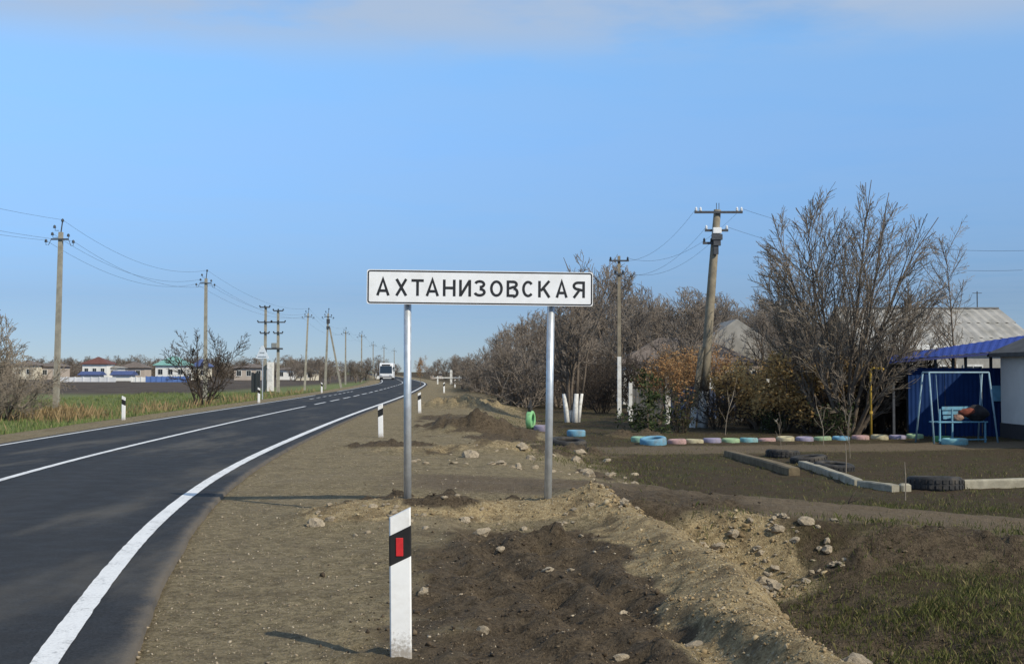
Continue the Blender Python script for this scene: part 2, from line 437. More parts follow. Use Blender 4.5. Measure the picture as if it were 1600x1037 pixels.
M_GROUND, M_ASPH, M_PAINT = ground_material(), asphalt_material(), paint_material()
M_STONE = simple('stone', (0.34, 0.28, 0.20), 0.9, var=0.4, scale=5, bump=0.5, rnd=0.5)
M_PEB = leaf_material('pebble', (0.16, 0.125, 0.085), (0.30, 0.245, 0.175), (0.42, 0.36, 0.27), 0.0)
M_CLOD = leaf_material('clod', (0.035, 0.025, 0.016), (0.085, 0.062, 0.040), (0.15, 0.115, 0.075), 0.0)
M_TANCLOD = leaf_material('tan_clod', (0.15, 0.108, 0.058), (0.29, 0.215, 0.12), (0.38, 0.31, 0.20), 0.0)
M_GRASS = leaf_material('grass_short', (0.055, 0.068, 0.018), (0.12, 0.128, 0.042), (0.22, 0.18, 0.085))
M_GRASSL = leaf_material('grass_verge', (0.095, 0.145, 0.040), (0.165, 0.205, 0.070), (0.27, 0.235, 0.115))
M_STRAW = leaf_material('dry_grass', (0.24, 0.17, 0.085), (0.36, 0.26, 0.14), (0.16, 0.12, 0.06))
M_BARK = simple('bark', (0.135, 0.108, 0.085), 0.9, var=0.3, scale=9, bump=0.6)
M_TWIG = simple('twig', (0.25, 0.21, 0.165), 0.9, var=0.3, scale=2, rnd=0.35)
M_TWIGD = simple('twig_dark', (0.060, 0.045, 0.034), 0.9, var=0.35, scale=2, rnd=0.3)
M_TWIGB = simple('twig_brown', (0.235, 0.198, 0.165), 0.9, var=0.3, scale=0.5, rnd=0.4)
M_RUSSET = leaf_material('russet_leaf', (0.34, 0.175, 0.075), (0.48, 0.285, 0.13), (0.52, 0.37, 0.20), 0.4)
M_GOLD = leaf_material('gold_leaf', (0.38, 0.235, 0.09), (0.54, 0.37, 0.16), (0.46, 0.34, 0.17), 0.4)
M_GREENL = leaf_material('evergreen_leaf', (0.022, 0.038, 0.014), (0.045, 0.065, 0.024), (0.085, 0.085, 0.038), 0.2)
M_DKGREEN = leaf_material('dull_leaf', (0.022, 0.030, 0.012), (0.05, 0.055, 0.022), (0.09, 0.07, 0.03), 0.2)  # dull dark green of the leaves themselves
M_WHITEW = simple('whitewash', (0.66, 0.66, 0.64), 0.85, var=0.12, scale=8, dirt=(0.20, 0.17, 0.13), dirt_amt=0.55)
M_CONC = simple('concrete', (0.30, 0.285, 0.245), 0.85, var=0.18, scale=5, bump=0.25, dirt=(0.16, 0.14, 0.11))
M_CONCP = simple('pole_concrete', (0.27, 0.255, 0.215), 0.85, var=0.18, scale=3, bump=0.2)
M_POLEOLD = simple('old_pole', (0.225, 0.195, 0.145), 0.85, var=0.22, scale=4, bump=0.3, dirt=(0.10, 0.085, 0.06))
M_GALV = simple('galvanised', (0.52, 0.55, 0.58), 0.42, 0.55, var=0.12, scale=14, spec=0.5)
M_STEEL = simple('dark_steel', (0.07, 0.075, 0.085), 0.55, 0.3, var=0.2, scale=10)
M_INSUL = simple('insulator', (0.025, 0.03, 0.04), 0.25, var=0.2, scale=20, spec=0.6)
M_INSULW = simple('insulator_white', (0.7, 0.72, 0.74), 0.3, var=0.05, scale=20, spec=0.6)
M_WIRE = simple('wire', (0.10, 0.11, 0.12), 0.5, 0.4, var=0.1)
M_SIGNW = simple('sign_white', (0.80, 0.81, 0.83), 0.45, var=0.03, scale=9, dirt=(0.60, 0.60, 0.58), dirt_amt=0.3)
M_SIGNK = simple('sign_black', (0.018, 0.019, 0.022), 0.5, var=0.2, scale=10)
M_POSTW = simple('post_white', (0.80, 0.80, 0.79), 0.5, var=0.05, scale=7, dirt=(0.46, 0.41, 0.34), dirt_amt=0.5, mud=True)
M_POSTK = simple('post_black', (0.018, 0.017, 0.017), 0.5, var=0.2, scale=10)
M_RED = simple('reflector_red', (0.55, 0.025, 0.028), 0.3, var=0.1, scale=40, spec=0.6)
M_RUBBER = simple('rubber', (0.028, 0.028, 0.029), 0.85, var=0.35, scale=8, bump=0.4, dirt=(0.11, 0.09, 0.065), dirt_amt=0.6)

# ------------------------------------------------------------------ mesh builder
class MB:
    def __init__(s): s.v = []; s.f = []; s.m = []
    def add(s, vs, fs, mi=0):
        o = len(s.v); s.v.extend([tuple(p) for p in vs])
        s.f.extend([tuple(i + o for i in f) for f in fs]); s.m.extend([mi] * len(fs))
    def box(s, c, d, rz=0.0, mi=0, taper=1.0, bev=0.0):
        hx, hy, hz = d[0] / 2, d[1] / 2, d[2] / 2
        cs, sn = math.cos(rz), math.sin(rz)
        def pt(x, y, z): return (c[0] + x * cs - y * sn, c[1] + x * sn + y * cs, c[2] + z)
        if bev <= 0:
            vs = [pt(sx * hx * (taper if sz > 0 else 1), sy * hy * (taper if sz > 0 else 1), sz * hz) for sz in (-1, 1) for sx, sy in ((-1, -1), (1, -1), (1, 1), (-1, 1))]
            s.add(vs, [(3, 2, 1, 0), (4, 5, 6, 7), (0, 1, 5, 4), (1, 2, 6, 5), (2, 3, 7, 6), (3, 0, 4, 7)], mi); return
        rings = []
        for z, k in ((-hz, bev), (-hz + bev, 0), (hz - bev, 0), (hz, bev)):
            ax, ay = hx - k, hy - k; b = min(bev, ax * 0.9, ay * 0.9)
            rings.append([pt(x, y, z) for x, y in ((-ax + b, -ay), (ax - b, -ay), (ax, -ay + b), (ax, ay - b), (ax - b, ay), (-ax + b, ay), (-ax, ay - b), (-ax, -ay + b))])
        s.rings(rings, mi)
    def rings(s, rings, mi=0, cap=True):
        n = len(rings[0]); vs = [p for r in rings for p in r]; fs = []
        for k in range(len(rings) - 1):
            for i in range(n):
                j = (i + 1) % n
                fs.append((k * n + i, k * n + j, (k + 1) * n + j, (k + 1) * n + i))
        if cap:
            fs.append(tuple(range(n - 1, -1, -1))); fs.append(tuple((len(rings) - 1) * n + i for i in range(n)))
        s.add(vs, fs, mi)
    def tube(s, pts, rad, sides=8, mi=0, cap=True, square=False):
        pts = [Vector(p) for p in pts]
        if isinstance(rad, (int, float)): rad = [rad] * len(pts)
        rings = []; up0 = None
        for i, p in enumerate(pts):
            d = (pts[min(i + 1, len(pts) - 1)] - pts[max(i - 1, 0)]).normalized()
            if up0 is None: up0 = Vector((1, 0, 0)) if abs(d.x) < 0.9 else Vector((0, 1, 0))
            a = (up0 - d * up0.dot(d)).normalized(); up0 = a
            b = d.cross(a)
            off = math.pi / 4 if square else 0
            rings.append([p + (a * math.cos(off + 2 * math.pi * k / sides) + b * math.sin(off + 2 * math.pi * k / sides)) * rad[i] for k in range(sides)])
        s.rings(rings, mi, cap)
    def lathe(s, prof, c=(0, 0, 0), sides=16, mi=0, axis='Z', closed=False):
        rings = []
        for r, z in prof:
            ring = []
            for k in range(sides):
                a = 2 * math.pi * k / sides
                p = (r * math.cos(a), r * math.sin(a), z)
                if axis == 'X': p = (z, p[0], p[1])
                elif axis == 'Y': p = (p[0], z, p[1])
                ring.append((c[0] + p[0], c[1] + p[1], c[2] + p[2]))
            rings.append(ring)
        if closed: rings.append(rings[0]); s.rings(rings, mi, False)
        else: s.rings(rings, mi, True)
    def build(s, name, mat, parent=None, smooth=False, loc=None, rz=0.0):
        me = bpy.data.meshes.new(name)
        me.from_pydata(s.v, [], s.f); me.update()
        mats = mat if isinstance(mat, (list, tuple)) else [mat]
        for q in mats: me.materials.append(q)
        if len(mats) > 1: me.polygons.foreach_set('material_index', s.m)
        if smooth: me.polygons.foreach_set('use_smooth', [True] * len(me.polygons))
        o = bpy.data.objects.new(name, me); COL.objects.link(o)
        if parent is not None: o.parent = parent
        if loc is not None: o.location = loc
        if rz: o.rotation_euler = (0, 0, rz)
        return o
def np_mesh(name, V, F, mat, smooth=False, parent=None):
    """mesh from numpy arrays, all faces of the same size"""
    me = bpy.data.meshes.new(name)
    nv, nf, k = len(V), len(F), F.shape[1]
    me.vertices.add(nv); me.vertices.foreach_set('co', np.ascontiguousarray(V, dtype=np.float32).ravel())
    me.loops.add(nf * k); me.loops.foreach_set('vertex_index', np.ascontiguousarray(F, dtype=np.int32).ravel())
    me.polygons.add(nf)
    me.polygons.foreach_set('loop_start', np.arange(0, nf * k, k, dtype=np.int32))
    try: me.polygons.foreach_set('loop_total', np.full(nf, k, dtype=np.int32))
    except Exception: pass
    if smooth: me.polygons.foreach_set('use_smooth', np.ones(nf, dtype=bool))
    me.materials.append(mat); me.update(calc_edges=True); me.validate()
    o = bpy.data.objects.new(name, me); COL.objects.link(o)
    if parent is not None: o.parent = parent
    return o
def tag(o, label=None, cat=None, group=None, kind=None):
    if label: o['label'] = label
    if cat: o['category'] = cat
    if group: o['group'] = group
    if kind: o['kind'] = kind
    return o
def thing(name, label, cat, loc=(0, 0, 0), rz=0.0, group=None):
    o = bpy.data.objects.new(name, None); COL.objects.link(o)
    o.location = loc; o.rotation_euler = (0, 0, rz); o.empty_display_size = 0.2
    return tag(o, label, cat, group)
def copy_tree(o, parent=None):
    c = o.copy(); COL.objects.link(c); c.parent = parent
    for ch in list(o.children): copy_tree(ch, c)
    return c

# ------------------------------------------------------------------ ground sheet
def grid_axis(lo, hi, a, b, step, k):
    ins = list(np.arange(a, b, step)); L = []; Rr = []
    p = a; d = step
    while p > lo:
        d = step + (a - p) * k; p -= d; L.append(p)
    p = ins[-1]
    while p < hi:
        d = step + (p - b) * k if p > b else step
        p += d; Rr.append(p)
    return np.array(L[::-1] + ins + Rr)
gx = grid_axis(-2500, 2500, -4.5, 7.0, 0.05, 0.026)
ys = [-40.0]
while ys[-1] < 4.5: ys.append(ys[-1] + max(0.05, min(1.5, (4.6 - ys[-1]) * 0.2)))
while ys[-1] < 3500: ys.append(ys[-1] + max(0.045, ys[-1] * 0.0105))
gy = np.array(ys)
GX, GY = np.meshgrid(gx, gy)
FD = fields(GX, GY)
V = np.stack([GX.ravel(), GY.ravel(), FD['z'].ravel()], 1)
nx, ny = len(gx), len(gy)
idx = np.arange(nx * ny).reshape(ny, nx)
F = np.stack([idx[:-1, :-1].ravel(), idx[:-1, 1:].ravel(), idx[1:, 1:].ravel(), idx[1:, :-1].ravel()], 1)
ground = np_mesh('ground', V, F, M_GROUND, smooth=True)
tag(ground, 'brown earth, gravel shoulder and winter grass around the road', kind='structure')
leftm = sstep(0.2, 0.8, FD['lf'])
plough = FD['lf'] * sstep(104, 120, GY + 5 * fbm(GX * 0.03, GY * 0.03, 77, 2)) * (1 - sstep(600, 900, GY)) * sstep(-26, -34, GX)
for nm, ch in (('mask_a', (FD['soil'], FD['tan'], FD['grass'])), ('mask_b', (FD['trk'], leftm, plough))):
    ca = ground.data.color_attributes.new(nm, 'FLOAT_COLOR', 'POINT')
    arr = np.ones((nx * ny, 4), np.float32)
    for i, q in enumerate(ch): arr[:, i] = np.clip(q, 0, 1).ravel()
    ca.data.foreach_set('color', arr.ravel())

# ------------------------------------------------------------------ road with markings
rs = [-40.0]
while rs[-1] < 1500: rs.append(rs[-1] + max(0.10, abs(rs[-1]) * 0.012))
rs = np.array(rs)
def road_z(u): return 0.006 + 0.05 * (1 - ((u + 2.85) / 3.3) ** 2)
def road_aw(y):
    return np.interp(y, [0, 8, 20, 60], [0.46, 0.44, 0.36, 0.25])
us = np.array([-6.08, -6.0, -5.75, -5.0, -4.2, -3.4, -2.85, -2.0, -1.2, -0.5, -0.1, 0.1, 0.2, 0.3, 0.40, 0.46])
RV = []; RM = []
for y in rs:
    x0 = float(xe(y)); aw = float(road_aw(y)) + 0.028 * float(fbm(np.array([y * 1.3]), np.array([0.5]), 5, 3)[0])
    al = 6.05 + 0.03 * float(fbm(np.array([y * 1.1]), np.array([7.5]), 6, 3)[0])
    row = []
    for u in us:
        uu = u
        if u > 0.1: uu = 0.1 + (u - 0.1) / 0.36 * (aw - 0.1)
        if u < -6.0: uu = -al
        row.append(uu)
    RV.append((x0 + row[0] - 0.03, y, -0.12)); RM.append((1, 0))
    for uu in row:
        RV.append((x0 + uu, y, road_z(uu)))
        d = max(float(sstep(0.16, aw + 0.03, uu)), float(sstep(-5.55, -6.0, uu)) * 0.8)
        wl = max(math.exp(-((uu + 0.75) / 0.35) ** 2), math.exp(-((uu + 2.15) / 0.35) ** 2)) * 0.8
        RM.append((d, wl))
    RV.append((x0 + row[-1] + 0.03, y, -0.12)); RM.append((1, 0))
k = len(us) + 2
ridx = np.arange(len(RV)).reshape(len(rs), k)
RF = np.stack([ridx[:-1, :-1].ravel(), ridx[:-1, 1:].ravel(), ridx[1:, 1:].ravel(), ridx[1:, :-1].ravel()], 1)
road = np_mesh('road', np.array(RV), RF, M_ASPH, smooth=True)
tag(road, 'dark asphalt two lane road bending past the village sign', kind='structure')
ca = road.data.color_attributes.new('mask_a', 'FLOAT_COLOR', 'POINT')
arr = np.ones((len(RV), 4), np.float32); arr[:, :2] = np.array(RM); arr[:, 2] = 0
ca.data.foreach_set('color', arr.ravel())

def marking(name, u0, u1, y0, y1, parent):
    ysl = [y0]
    while ysl[-1] < y1: ysl.append(min(y1, ysl[-1] + max(0.12, ysl[-1] * 0.012)))
    ysl = np.array(ysl); ctr = xe(ysl)
    jl = 0.006 * fbm(ysl * 9, ysl * 0, 91, 2); jr = 0.006 * fbm(ysl * 9, ysl * 0 + 3, 92, 2)
    a = np.stack([ctr + u0 + jl, ysl, road_z(u0) + 0.004 + 0 * ysl], 1); b = np.stack([ctr + u1 + jr, ysl, road_z(u1) + 0.004 + 0 * ysl], 1)
    Vv = np.empty((2 * len(ysl), 3)); Vv[0::2] = a; Vv[1::2] = b
    i = np.arange(len(ysl) - 1) * 2
    return np_mesh(name, Vv, np.stack([i, i + 1, i + 3, i + 2], 1), M_PAINT, parent=parent)
marking('edge_line', -0.075, 0.075, -40, 420, road)
marking('edge_line', -5.80, -5.68, -40, 78, road)
marking('edge_line', -5.80, -5.68, 92, 420, road)
marking('centre_line', -2.90, -2.78, -40, 52, road)
q = 55.0
while q < 230:
    marking('centre_dash', -2.90, -2.78, q, q + 4.0, road); q += 6.0
q = 66
while q < 92:
    marking('junction_dash', -4.6, -4.48, q, q + 1.6, road); q += 3.0

# ------------------------------------------------------------------ village sign
def stroke(mb, pts, w, closed=False, z=0.0):
    """mitred flat strip; pts in (x, y)"""
    P = [Vector((p[0], p[1])) for p in pts]; n = len(P); L = []; Rr = []
    for i in range(n):
        if closed: a, b = P[i - 1], P[(i + 1) % n]
        else: a, b = P[max(i - 1, 0)], P[min(i + 1, n - 1)]
        d1 = (P[i] - a); d2 = (b - P[i])
        if d1.length < 1e-9: d1 = d2
        if d2.length < 1e-9: d2 = d1
        d1.normalize(); d2.normalize()
        t = (d1 + d2).normalized(); nn = Vector((-t.y, t.x)); d1n = Vector((-d1.y, d1.x))
        s = (w / 2) / max(0.45, nn.dot(d1n))
        L.append(P[i] + nn * s); Rr.append(P[i] - nn * s)
    vs = []; fs = []
    for i in range(n):
        vs += [(L[i].x, z, L[i].y), (Rr[i].x, z, Rr[i].y)]
    for i in range(n if closed else n - 1):
        j = (i + 1) % n
        fs.append((2 * i, 2 * i + 1, 2 * j + 1, 2 * j))
    mb.add(vs, fs)
def arc(cx, cy, rx, ry, a0, a1, n=10):
    return [(cx + rx * math.cos(R(a0 + (a1 - a0) * i / n)), cy + ry * math.sin(R(a0 + (a1 - a0) * i / n))) for i in range(n + 1)]
SW = 4.2
def glyph(ch, w):
    h = 26.0; e = SW / 2
    if ch == 'А': return [[(e - .2, 0), (w / 2, h - .5), (w - e + .2, 0)], [(w * .23, 7.4), (w * .77, 7.4)]]
    if ch == 'Х': return [[(e, 0), (w - e, h)], [(w - e, 0), (e, h)]]
    if ch == 'Т': return [[(0, h - e), (w, h - e)], [(w / 2, h - SW), (w / 2, 0)]]
    if ch == 'Н': return [[(e, 0), (e, h)], [(w - e, 0), (w - e, h)], [(SW, h / 2), (w - SW, h / 2)]]
    if ch == 'И': return [[(e, 0), (e, h)], [(w - e, 0), (w - e, h)], [(e + .8, 2.2), (w - e - .8, h - 2.2)]]
    if ch == 'З': return [arc(w * .45, h * .745, w * .45 - e + 1, h * .255 - e, 165, -90, 14), arc(w * .45, h * .27, w * .55 - e, h * .27 - e, 90, -168, 16)]
    if ch == 'О': return ['C', arc(w / 2, h / 2, w / 2 - e, h / 2 - e, 0, 360, 24)[:-1]]
    if ch == 'В': return [[(e, 0), (e, h)], [(SW, h - e), (w * .55, h - e)] + arc(w * .55, h * .76, w * .38 - e, h * .24 - e, 88, -88, 9) + [(SW, h * .52)],
                          [(w * .58, h * .52)] + arc(w * .58, h * .27, w * .42 - e, h * .25 - .2, 80, -80, 9) + [(w * .58, e), (SW, e)]]
    if ch == 'С': return [arc(w / 2, h / 2, w / 2 - e, h / 2 - e, 42, 318, 20)]
    if ch == 'К': return [[(e, 0), (e, h)], [(w - e, h), (SW, h * .40)], [(w * .42, h * .56), (w - e + .2, 0)]]
    if ch == 'Я': return [[(w - e, 0), (w - e, h)], [(w - SW, h - e), (w * .45, h - e)] + arc(w * .45, h * .72, w * .45 - e, h * .28 - e, 92, 268, 9) + [(w - SW, h * .45)], [(w * .52, h * .43), (e, 0)]]
SIGN_D = 13.1
PXM = FPX / SIGN_D
s_w, s_h = 354 / PXM, 53.5 / PXM
sc_ = at_depth(751, 450, SIGN_D)
sign = thing('village_sign', 'white rectangular village name sign reading АХТАНИЗОВСКАЯ on two metal posts', 'sign', (sc_.x, sc_.y, 0), R(4.5))
sgn_z = sc_.z
plate = MB()
def rrect(w, h, r, n=5):
    pts = []
    for cx, cy, a in ((w / 2 - r, h / 2 - r, 0), (-w / 2 + r, h / 2 - r, 90), (-w / 2 + r, -h / 2 + r, 180), (w / 2 - r, -h / 2 + r, 270)):
        pts += [(cx + r * math.cos(R(a + 90 * i / n)), cy + r * math.sin(R(a + 90 * i / n))) for i in range(n + 1)]
    return pts
outl = rrect(s_w, s_h, 0.025)
plate.rings([[(x, y_, z) for x, z in outl] for y_ in (0.012, -0.012)])
pl = plate.build('panel', M_SIGNW, sign, loc=(0, 0, sgn_z)); pl.rotation_euler = (0, R(0.45), 0)
bd = MB(); stroke(bd, rrect(s_w - 0.030, s_h - 0.030, 0.022), 0.015, True, -0.0132)
bd.build('border', M_SIGNK, pl)
xs_ = [588.6, 617.8, 643, 665.3, 692, 717.3, 741.5, 765.6, 791.6, 816, 841.3, 869, 895.6]
xe_ = [609.4, 637, 662.2, 686, 711.8, 736, 759, 785.8, 810.7, 835, 861, 888, 915.3]
for ch, a, b_ in zip('АХТАНИЗОВСКАЯ', xs_, xe_):
    g_ = glyph(ch, b_ - a); mb = MB()
    closed = g_[0] == 'C'
    for k_, st in enumerate(g_[1:] if closed else g_):
        stroke(mb, [((p[0]) / PXM, (p[1] - 13) / PXM) for p in st], SW / PXM, closed, -0.0132 - 0.0004 * k_)
    lo = mb.build('letter', M_SIGNK, pl); lo.location = ((a - 751) / PXM, 0, -0.004)
fr = MB()
fr.box((0, 0.03, s_h * 0.24), (s_w * 0.93, 0.032, 0.04)); fr.box((0, 0.03, -s_h * 0.24), (s_w * 0.93, 0.032, 0.04))
fr.build('back_rail', M_GALV, pl)
inv = Matrix.Rotation(-R(4.5), 4, 'Z')
for pxb, pxt in ((637.5, 636.5), (857.5, 864)):
    bx_ = (pxb - 800) / FPX * SIGN_D; tx_ = (pxt - 800) / FPX * SIGN_D
    a = inv @ Vector((bx_ - sc_.x, 0.0, 0)); c = inv @ Vector((tx_ - sc_.x, 0, 0))
    yb = 0.085
    zb = gz(bx_, SIGN_D)
    mb = MB(); mb.tube([(a.x, yb, zb - 0.3), (c.x, yb, sgn_z + s_h * 0.42)], 0.041, 14)
    po = mb.build('post', M_GALV, sign, smooth=True)
    for zz in (sgn_z + s_h * .24, sgn_z - s_h * .24):
        mb = MB(); mb.tube([(c.x, yb, zz - 0.02), (c.x, yb, zz + 0.02)], 0.046, 12)
        mb.build('clamp', M_STEEL, po)

# ------------------------------------------------------------------ guide posts
def guide_post(loc, rz, label, group=None, lean=(0, 0), refl=True, side=1, h=0.80):
    t = thing('guide_post', label, 'guide post', loc, rz, group)
    t.rotation_euler = (lean[0], lean[1], rz)
    w, th = 0.118, 0.05
    def prof(x, inset=0.0): return (-1 if x < 0 else 1) * (w / 2 - inset)
    # body: slanted top (rising to one side), slightly hollowed plastic section
    def slab(z0l, z0r, z1l, z1r, ex):
        mb = MB()
        W = w / 2 + ex; T = th / 2 + ex; bv = 0.007
        def ring(zl, zr):
            pts = []
            for x, y in ((-W + bv, -T), (W - bv, -T), (W, -T + bv), (W, T - bv), (W - bv, T), (-W + bv, T), (-W, T - bv), (-W, -T + bv)):
                f = (x * side + W) / (2 * W)
                pts.append((x, y, zl + (zr - zl) * f))
            return pts
        mb.rings([ring(z0l, z0r), ring(z1l, z1r)])
        return mb
    body = slab(-0.35, -0.35, h - 0.056, h, 0).build('body', M_POSTW, t)
    band = slab(h - 0.3185, h - 0.263, h - 0.1535, h - 0.096, 0.0015).build('band', M_POSTK, t)
    if refl:
        mb = MB(); mb.box((-0.003 * side, -th / 2 - 0.004, h - 0.213), (0.040, 0.006, 0.10), bev=0.002)
        mb.build('reflector', M_RED, t)
    return t
gp = foot(628, 6.72)
guide_post(gp, R(3), 'white plastic guide post with red reflector, nearest the village sign', lean=(0, R(-0.6)), side=1)
for px, y, lb in ((595.5, 29.2, 'white guide post with black band at the road bend behind the village sign'),
                  (656, 46.0, 'white guide post in front of the russet leaved tree'),
                  (694, 88.0, 'white guide post beside the far tan earth heap')):
    guide_post(foot(px, y), R(random.uniform(-4, 4)), lb, 'guide posts along the near shoulder', refl=False, lean=(0, R(random.uniform(-1.5, 1.5))))
guide_post(foot(711, 118), 0, 'white guide post by the low white rail', 'guide posts along the near shoulder', refl=False)
for px, y, lb in ((194, 40.0, 'white guide post on the grass verge across the road, by the concrete pole'),
                  (405, 61.0, 'white guide post on the far verge beside the triangular sign'),
                  (503, 89.0, 'white guide post on the far verge past the junction')):
    guide_post(foot(px, y), R(random.uniform(-4, 4)), lb, 'guide posts along the far verge', refl=False, side=-1)

# ------------------------------------------------------------------ utility poles
def insulator_mb(p, s=1.0):
    mb = MB()
    mb.lathe([(0.018 * s, 0), (0.055 * s, 0.01), (0.06 * s, 0.04), (0.035 * s, 0.05), (0.05 * s, 0.07), (0.05 * s, 0.10), (0.03 * s, 0.13), (0.012, 0.15)], p, 10)
    return mb
INS = [(0.07, 0.82), (-0.25, 0.51), (-0.35, 0.18), (-0.64, -0.14), (0.39, 0.11), (0.62, -0.18)]
WIRE_PTS = {}
def concrete_pole(key, px, y, ztop, label, group, lean=0.0, rz=0.0, strut=False, sx=1.0):
    b = foot(px, y)
    t = thing('utility_pole', label, 'utility pole', b, rz, group)
    H_ = ztop - 0.55 - b.z                        # crossarm height over the ground
    lx = lean * H_
    mb = MB(); mb.tube([(0, 0, -0.4), (lx, 0, H_ + 0.34)], [0.175, 0.125], 4, square=True)
    mb.build('pole', M_CONCP, t)
    mb = MB(); mb.box((lx, -0.12, H_), (0.80 * sx, 0.07, 0.07)); ca_ = mb.build('crossarm', M_STEEL, t)
    mb = MB(); mb.tube([(lx, 0, H_ + 0.3), (lx + 0.07, 0, H_ + 0.85)], 0.03, 6)
    mb.build('top_pin', M_STEEL, t)
    w = []
    for i, (dx, dz) in enumerate(INS):
        dx *= sx
        if i:
            mb = MB()
            s_ = 1 if dx > 0 else -1
            base = (lx + 0.40 * s_ * sx, -0.12, H_) if abs(dx) > 0.38 * sx else (lx + 0.08 * s_, -0.05, H_ + max(0.05, dz - 0.1))
            mid = (lx + dx, base[1], min(base[2], H_ + dz) - (0.12 if abs(dx) > 0.5 * sx else 0.0))
            mb.tube([base, ((base[0] + mid[0]) / 2, base[1], min(base[2], mid[2])), mid, (lx + dx, base[1], H_ + dz + 0.03)], 0.013, 5)
            mb.build('hook', M_STEEL, t)
        insulator_mb((lx + dx, -0.12 if i else 0, H_ + dz), 1.25).build('insulator', M_INSUL, t, smooth=True)
        w.append(Vector((b.x + lx + dx * math.cos(rz), b.y + (-0.12 if i else 0), b.z + H_ + dz + 0.09)))
    if strut:
        mb = MB(); mb.tube([(1.9, 0.3, -0.4), (lx + 0.15, 0.1, H_ - 1.2)], [0.15, 0.12], 4, square=True)
        mb.build('strut', M_CONCP, t)
        mb = MB(); mb.box((lx, 0, H_ - 0.5), (0.34, 0.34, 0.5)); mb.build('clamp', M_STEEL, t)
        mb = MB(); mb.box((lx, 0, H_ - 1.2), (0.36, 0.36, 0.3)); mb.build('clamp', M_STEEL, t)
    WIRE_PTS[key] = w
    return t
GL = 'concrete poles along the far verge'
concrete_pole('a', 88, 56, 8.18, 'tall concrete utility pole rising from dry grass on the far verge', GL, lean=0.018)
concrete_pole('b', 321, 84, 8.18, 'concrete utility pole behind the small bare roadside tree', GL)
concrete_pole('d', 476, 135, 8.18, 'concrete utility pole leaning slightly, between the transformer and the strutted pole', GL, lean=0.045, rz=R(10))
concrete_pole('e', 508, 136, 8.2, 'concrete utility pole braced by a slanting strut', GL, lean=0.04, strut=True)
concrete_pole('f', 540, 194, 8.18, 'far concrete pole standing just beyond the strutted pole', 'far concrete poles behind the strutted pole')
for key, px, y in (('g', 565, 212), ('h', 583, 285), ('i', 600, 320), ('j', 616, 365)):
    concrete_pole(key, px, y, 8.18, 'far concrete pole in the row running away behind the bus', 'far concrete poles by the bus', sx=1.2)
# transformer: two poles joined by a platform
tb = foot(424, 122)
t = thing('pole_transformer', 'pole mounted transformer on twin concrete poles beside the white cabinet', 'transformer', tb)
for s_, px in ((-1, 414), (1, 435)):
    xo = (px - 424) / FPX * 122
    mb = MB(); mb.tube([(xo, 0, -0.4), (xo - 0.05 * s_, 0, 8.6 if s_ < 0 else 8.2)], [0.21, 0.15], 4, square=True)
    mb.build('pole', M_CONCP, t)
    for zz, wd in ((8.5 if s_ < 0 else 8.15, 1.0), (7.0, 1.4), (5.9, 0.9)):
        mb = MB(); mb.box((xo, -0.2, zz), (wd, 0.09, 0.12)); ca_ = mb.build('crossarm', M_STEEL, t)
        for dx in (-wd / 2, 0, wd / 2):
            insulator_mb((xo + dx, -0.2, zz + 0.06), 1.5).build('insulator', M_INSUL, ca_)
mb = MB(); mb.box((0, 0, 4.35), (2.2, 0.7, 0.16)); mb.build('platform', M_STEEL, t)
mb = MB(); mb.box((0.3, 0, 4.68), (0.55, 0.5, 0.5), bev=0.04); mb.build('tank', simple('transformer_grey', (0.22, 0.23, 0.23), 0.5), t)
mb = MB(); mb.box((0.02, -0.45, 1.55), (0.62, 0.5, 2.9), bev=0.02)
cb = mb.build('cabinet', simple('cabinet_white', (0.72, 0.70, 0.68), 0.5, dirt=(0.4, 0.36, 0.3)), t)
mb = MB(); mb.box((0.02, -0.71, 1.75), (0.46, 0.02, 1.3)); mb.build('door', simple('cabinet_door', (0.62, 0.61, 0.60), 0.5), cb)
# whitewashed timber pole in the gardens
b = foot(967.5, 54)
t = thing('utility_pole', 'slender upright pole with whitewashed foot in the gardens', 'utility pole', b)
ht = at_depth(968, 407, 54).z - b.z
mb = MB(); mb.tube([(0, 0, -0.3), (0, 0, 2.7)], [0.125, 0.115], 4, square=True); mb.build('whitewashed_foot', M_WHITEW, t)
mb = MB(); mb.tube([(0, 0, 2.7), (0, 0, ht + 0.2)], [0.113, 0.085], 4, square=True); mb.build('pole', M_POLEOLD, t)
WIRE_PTS['v2'] = []
for zz, wd in ((ht - 0.02, 0.86), (ht - 0.62, 0.44)):
    mb = MB(); mb.box((0, -0.1, zz), (wd, 0.07, 0.07)); ca_ = mb.build('crossarm', M_STEEL, t)
    for dx in (-wd / 2 + 0.05, wd / 2 - 0.05):
        insulator_mb((dx, -0.1, zz + 0.03), 0.9).build('insulator', M_INSUL, ca_)
        WIRE_PTS['v2'].append(Vector((b.x + dx, b.y - 0.1, b.z + zz + 0.12)))
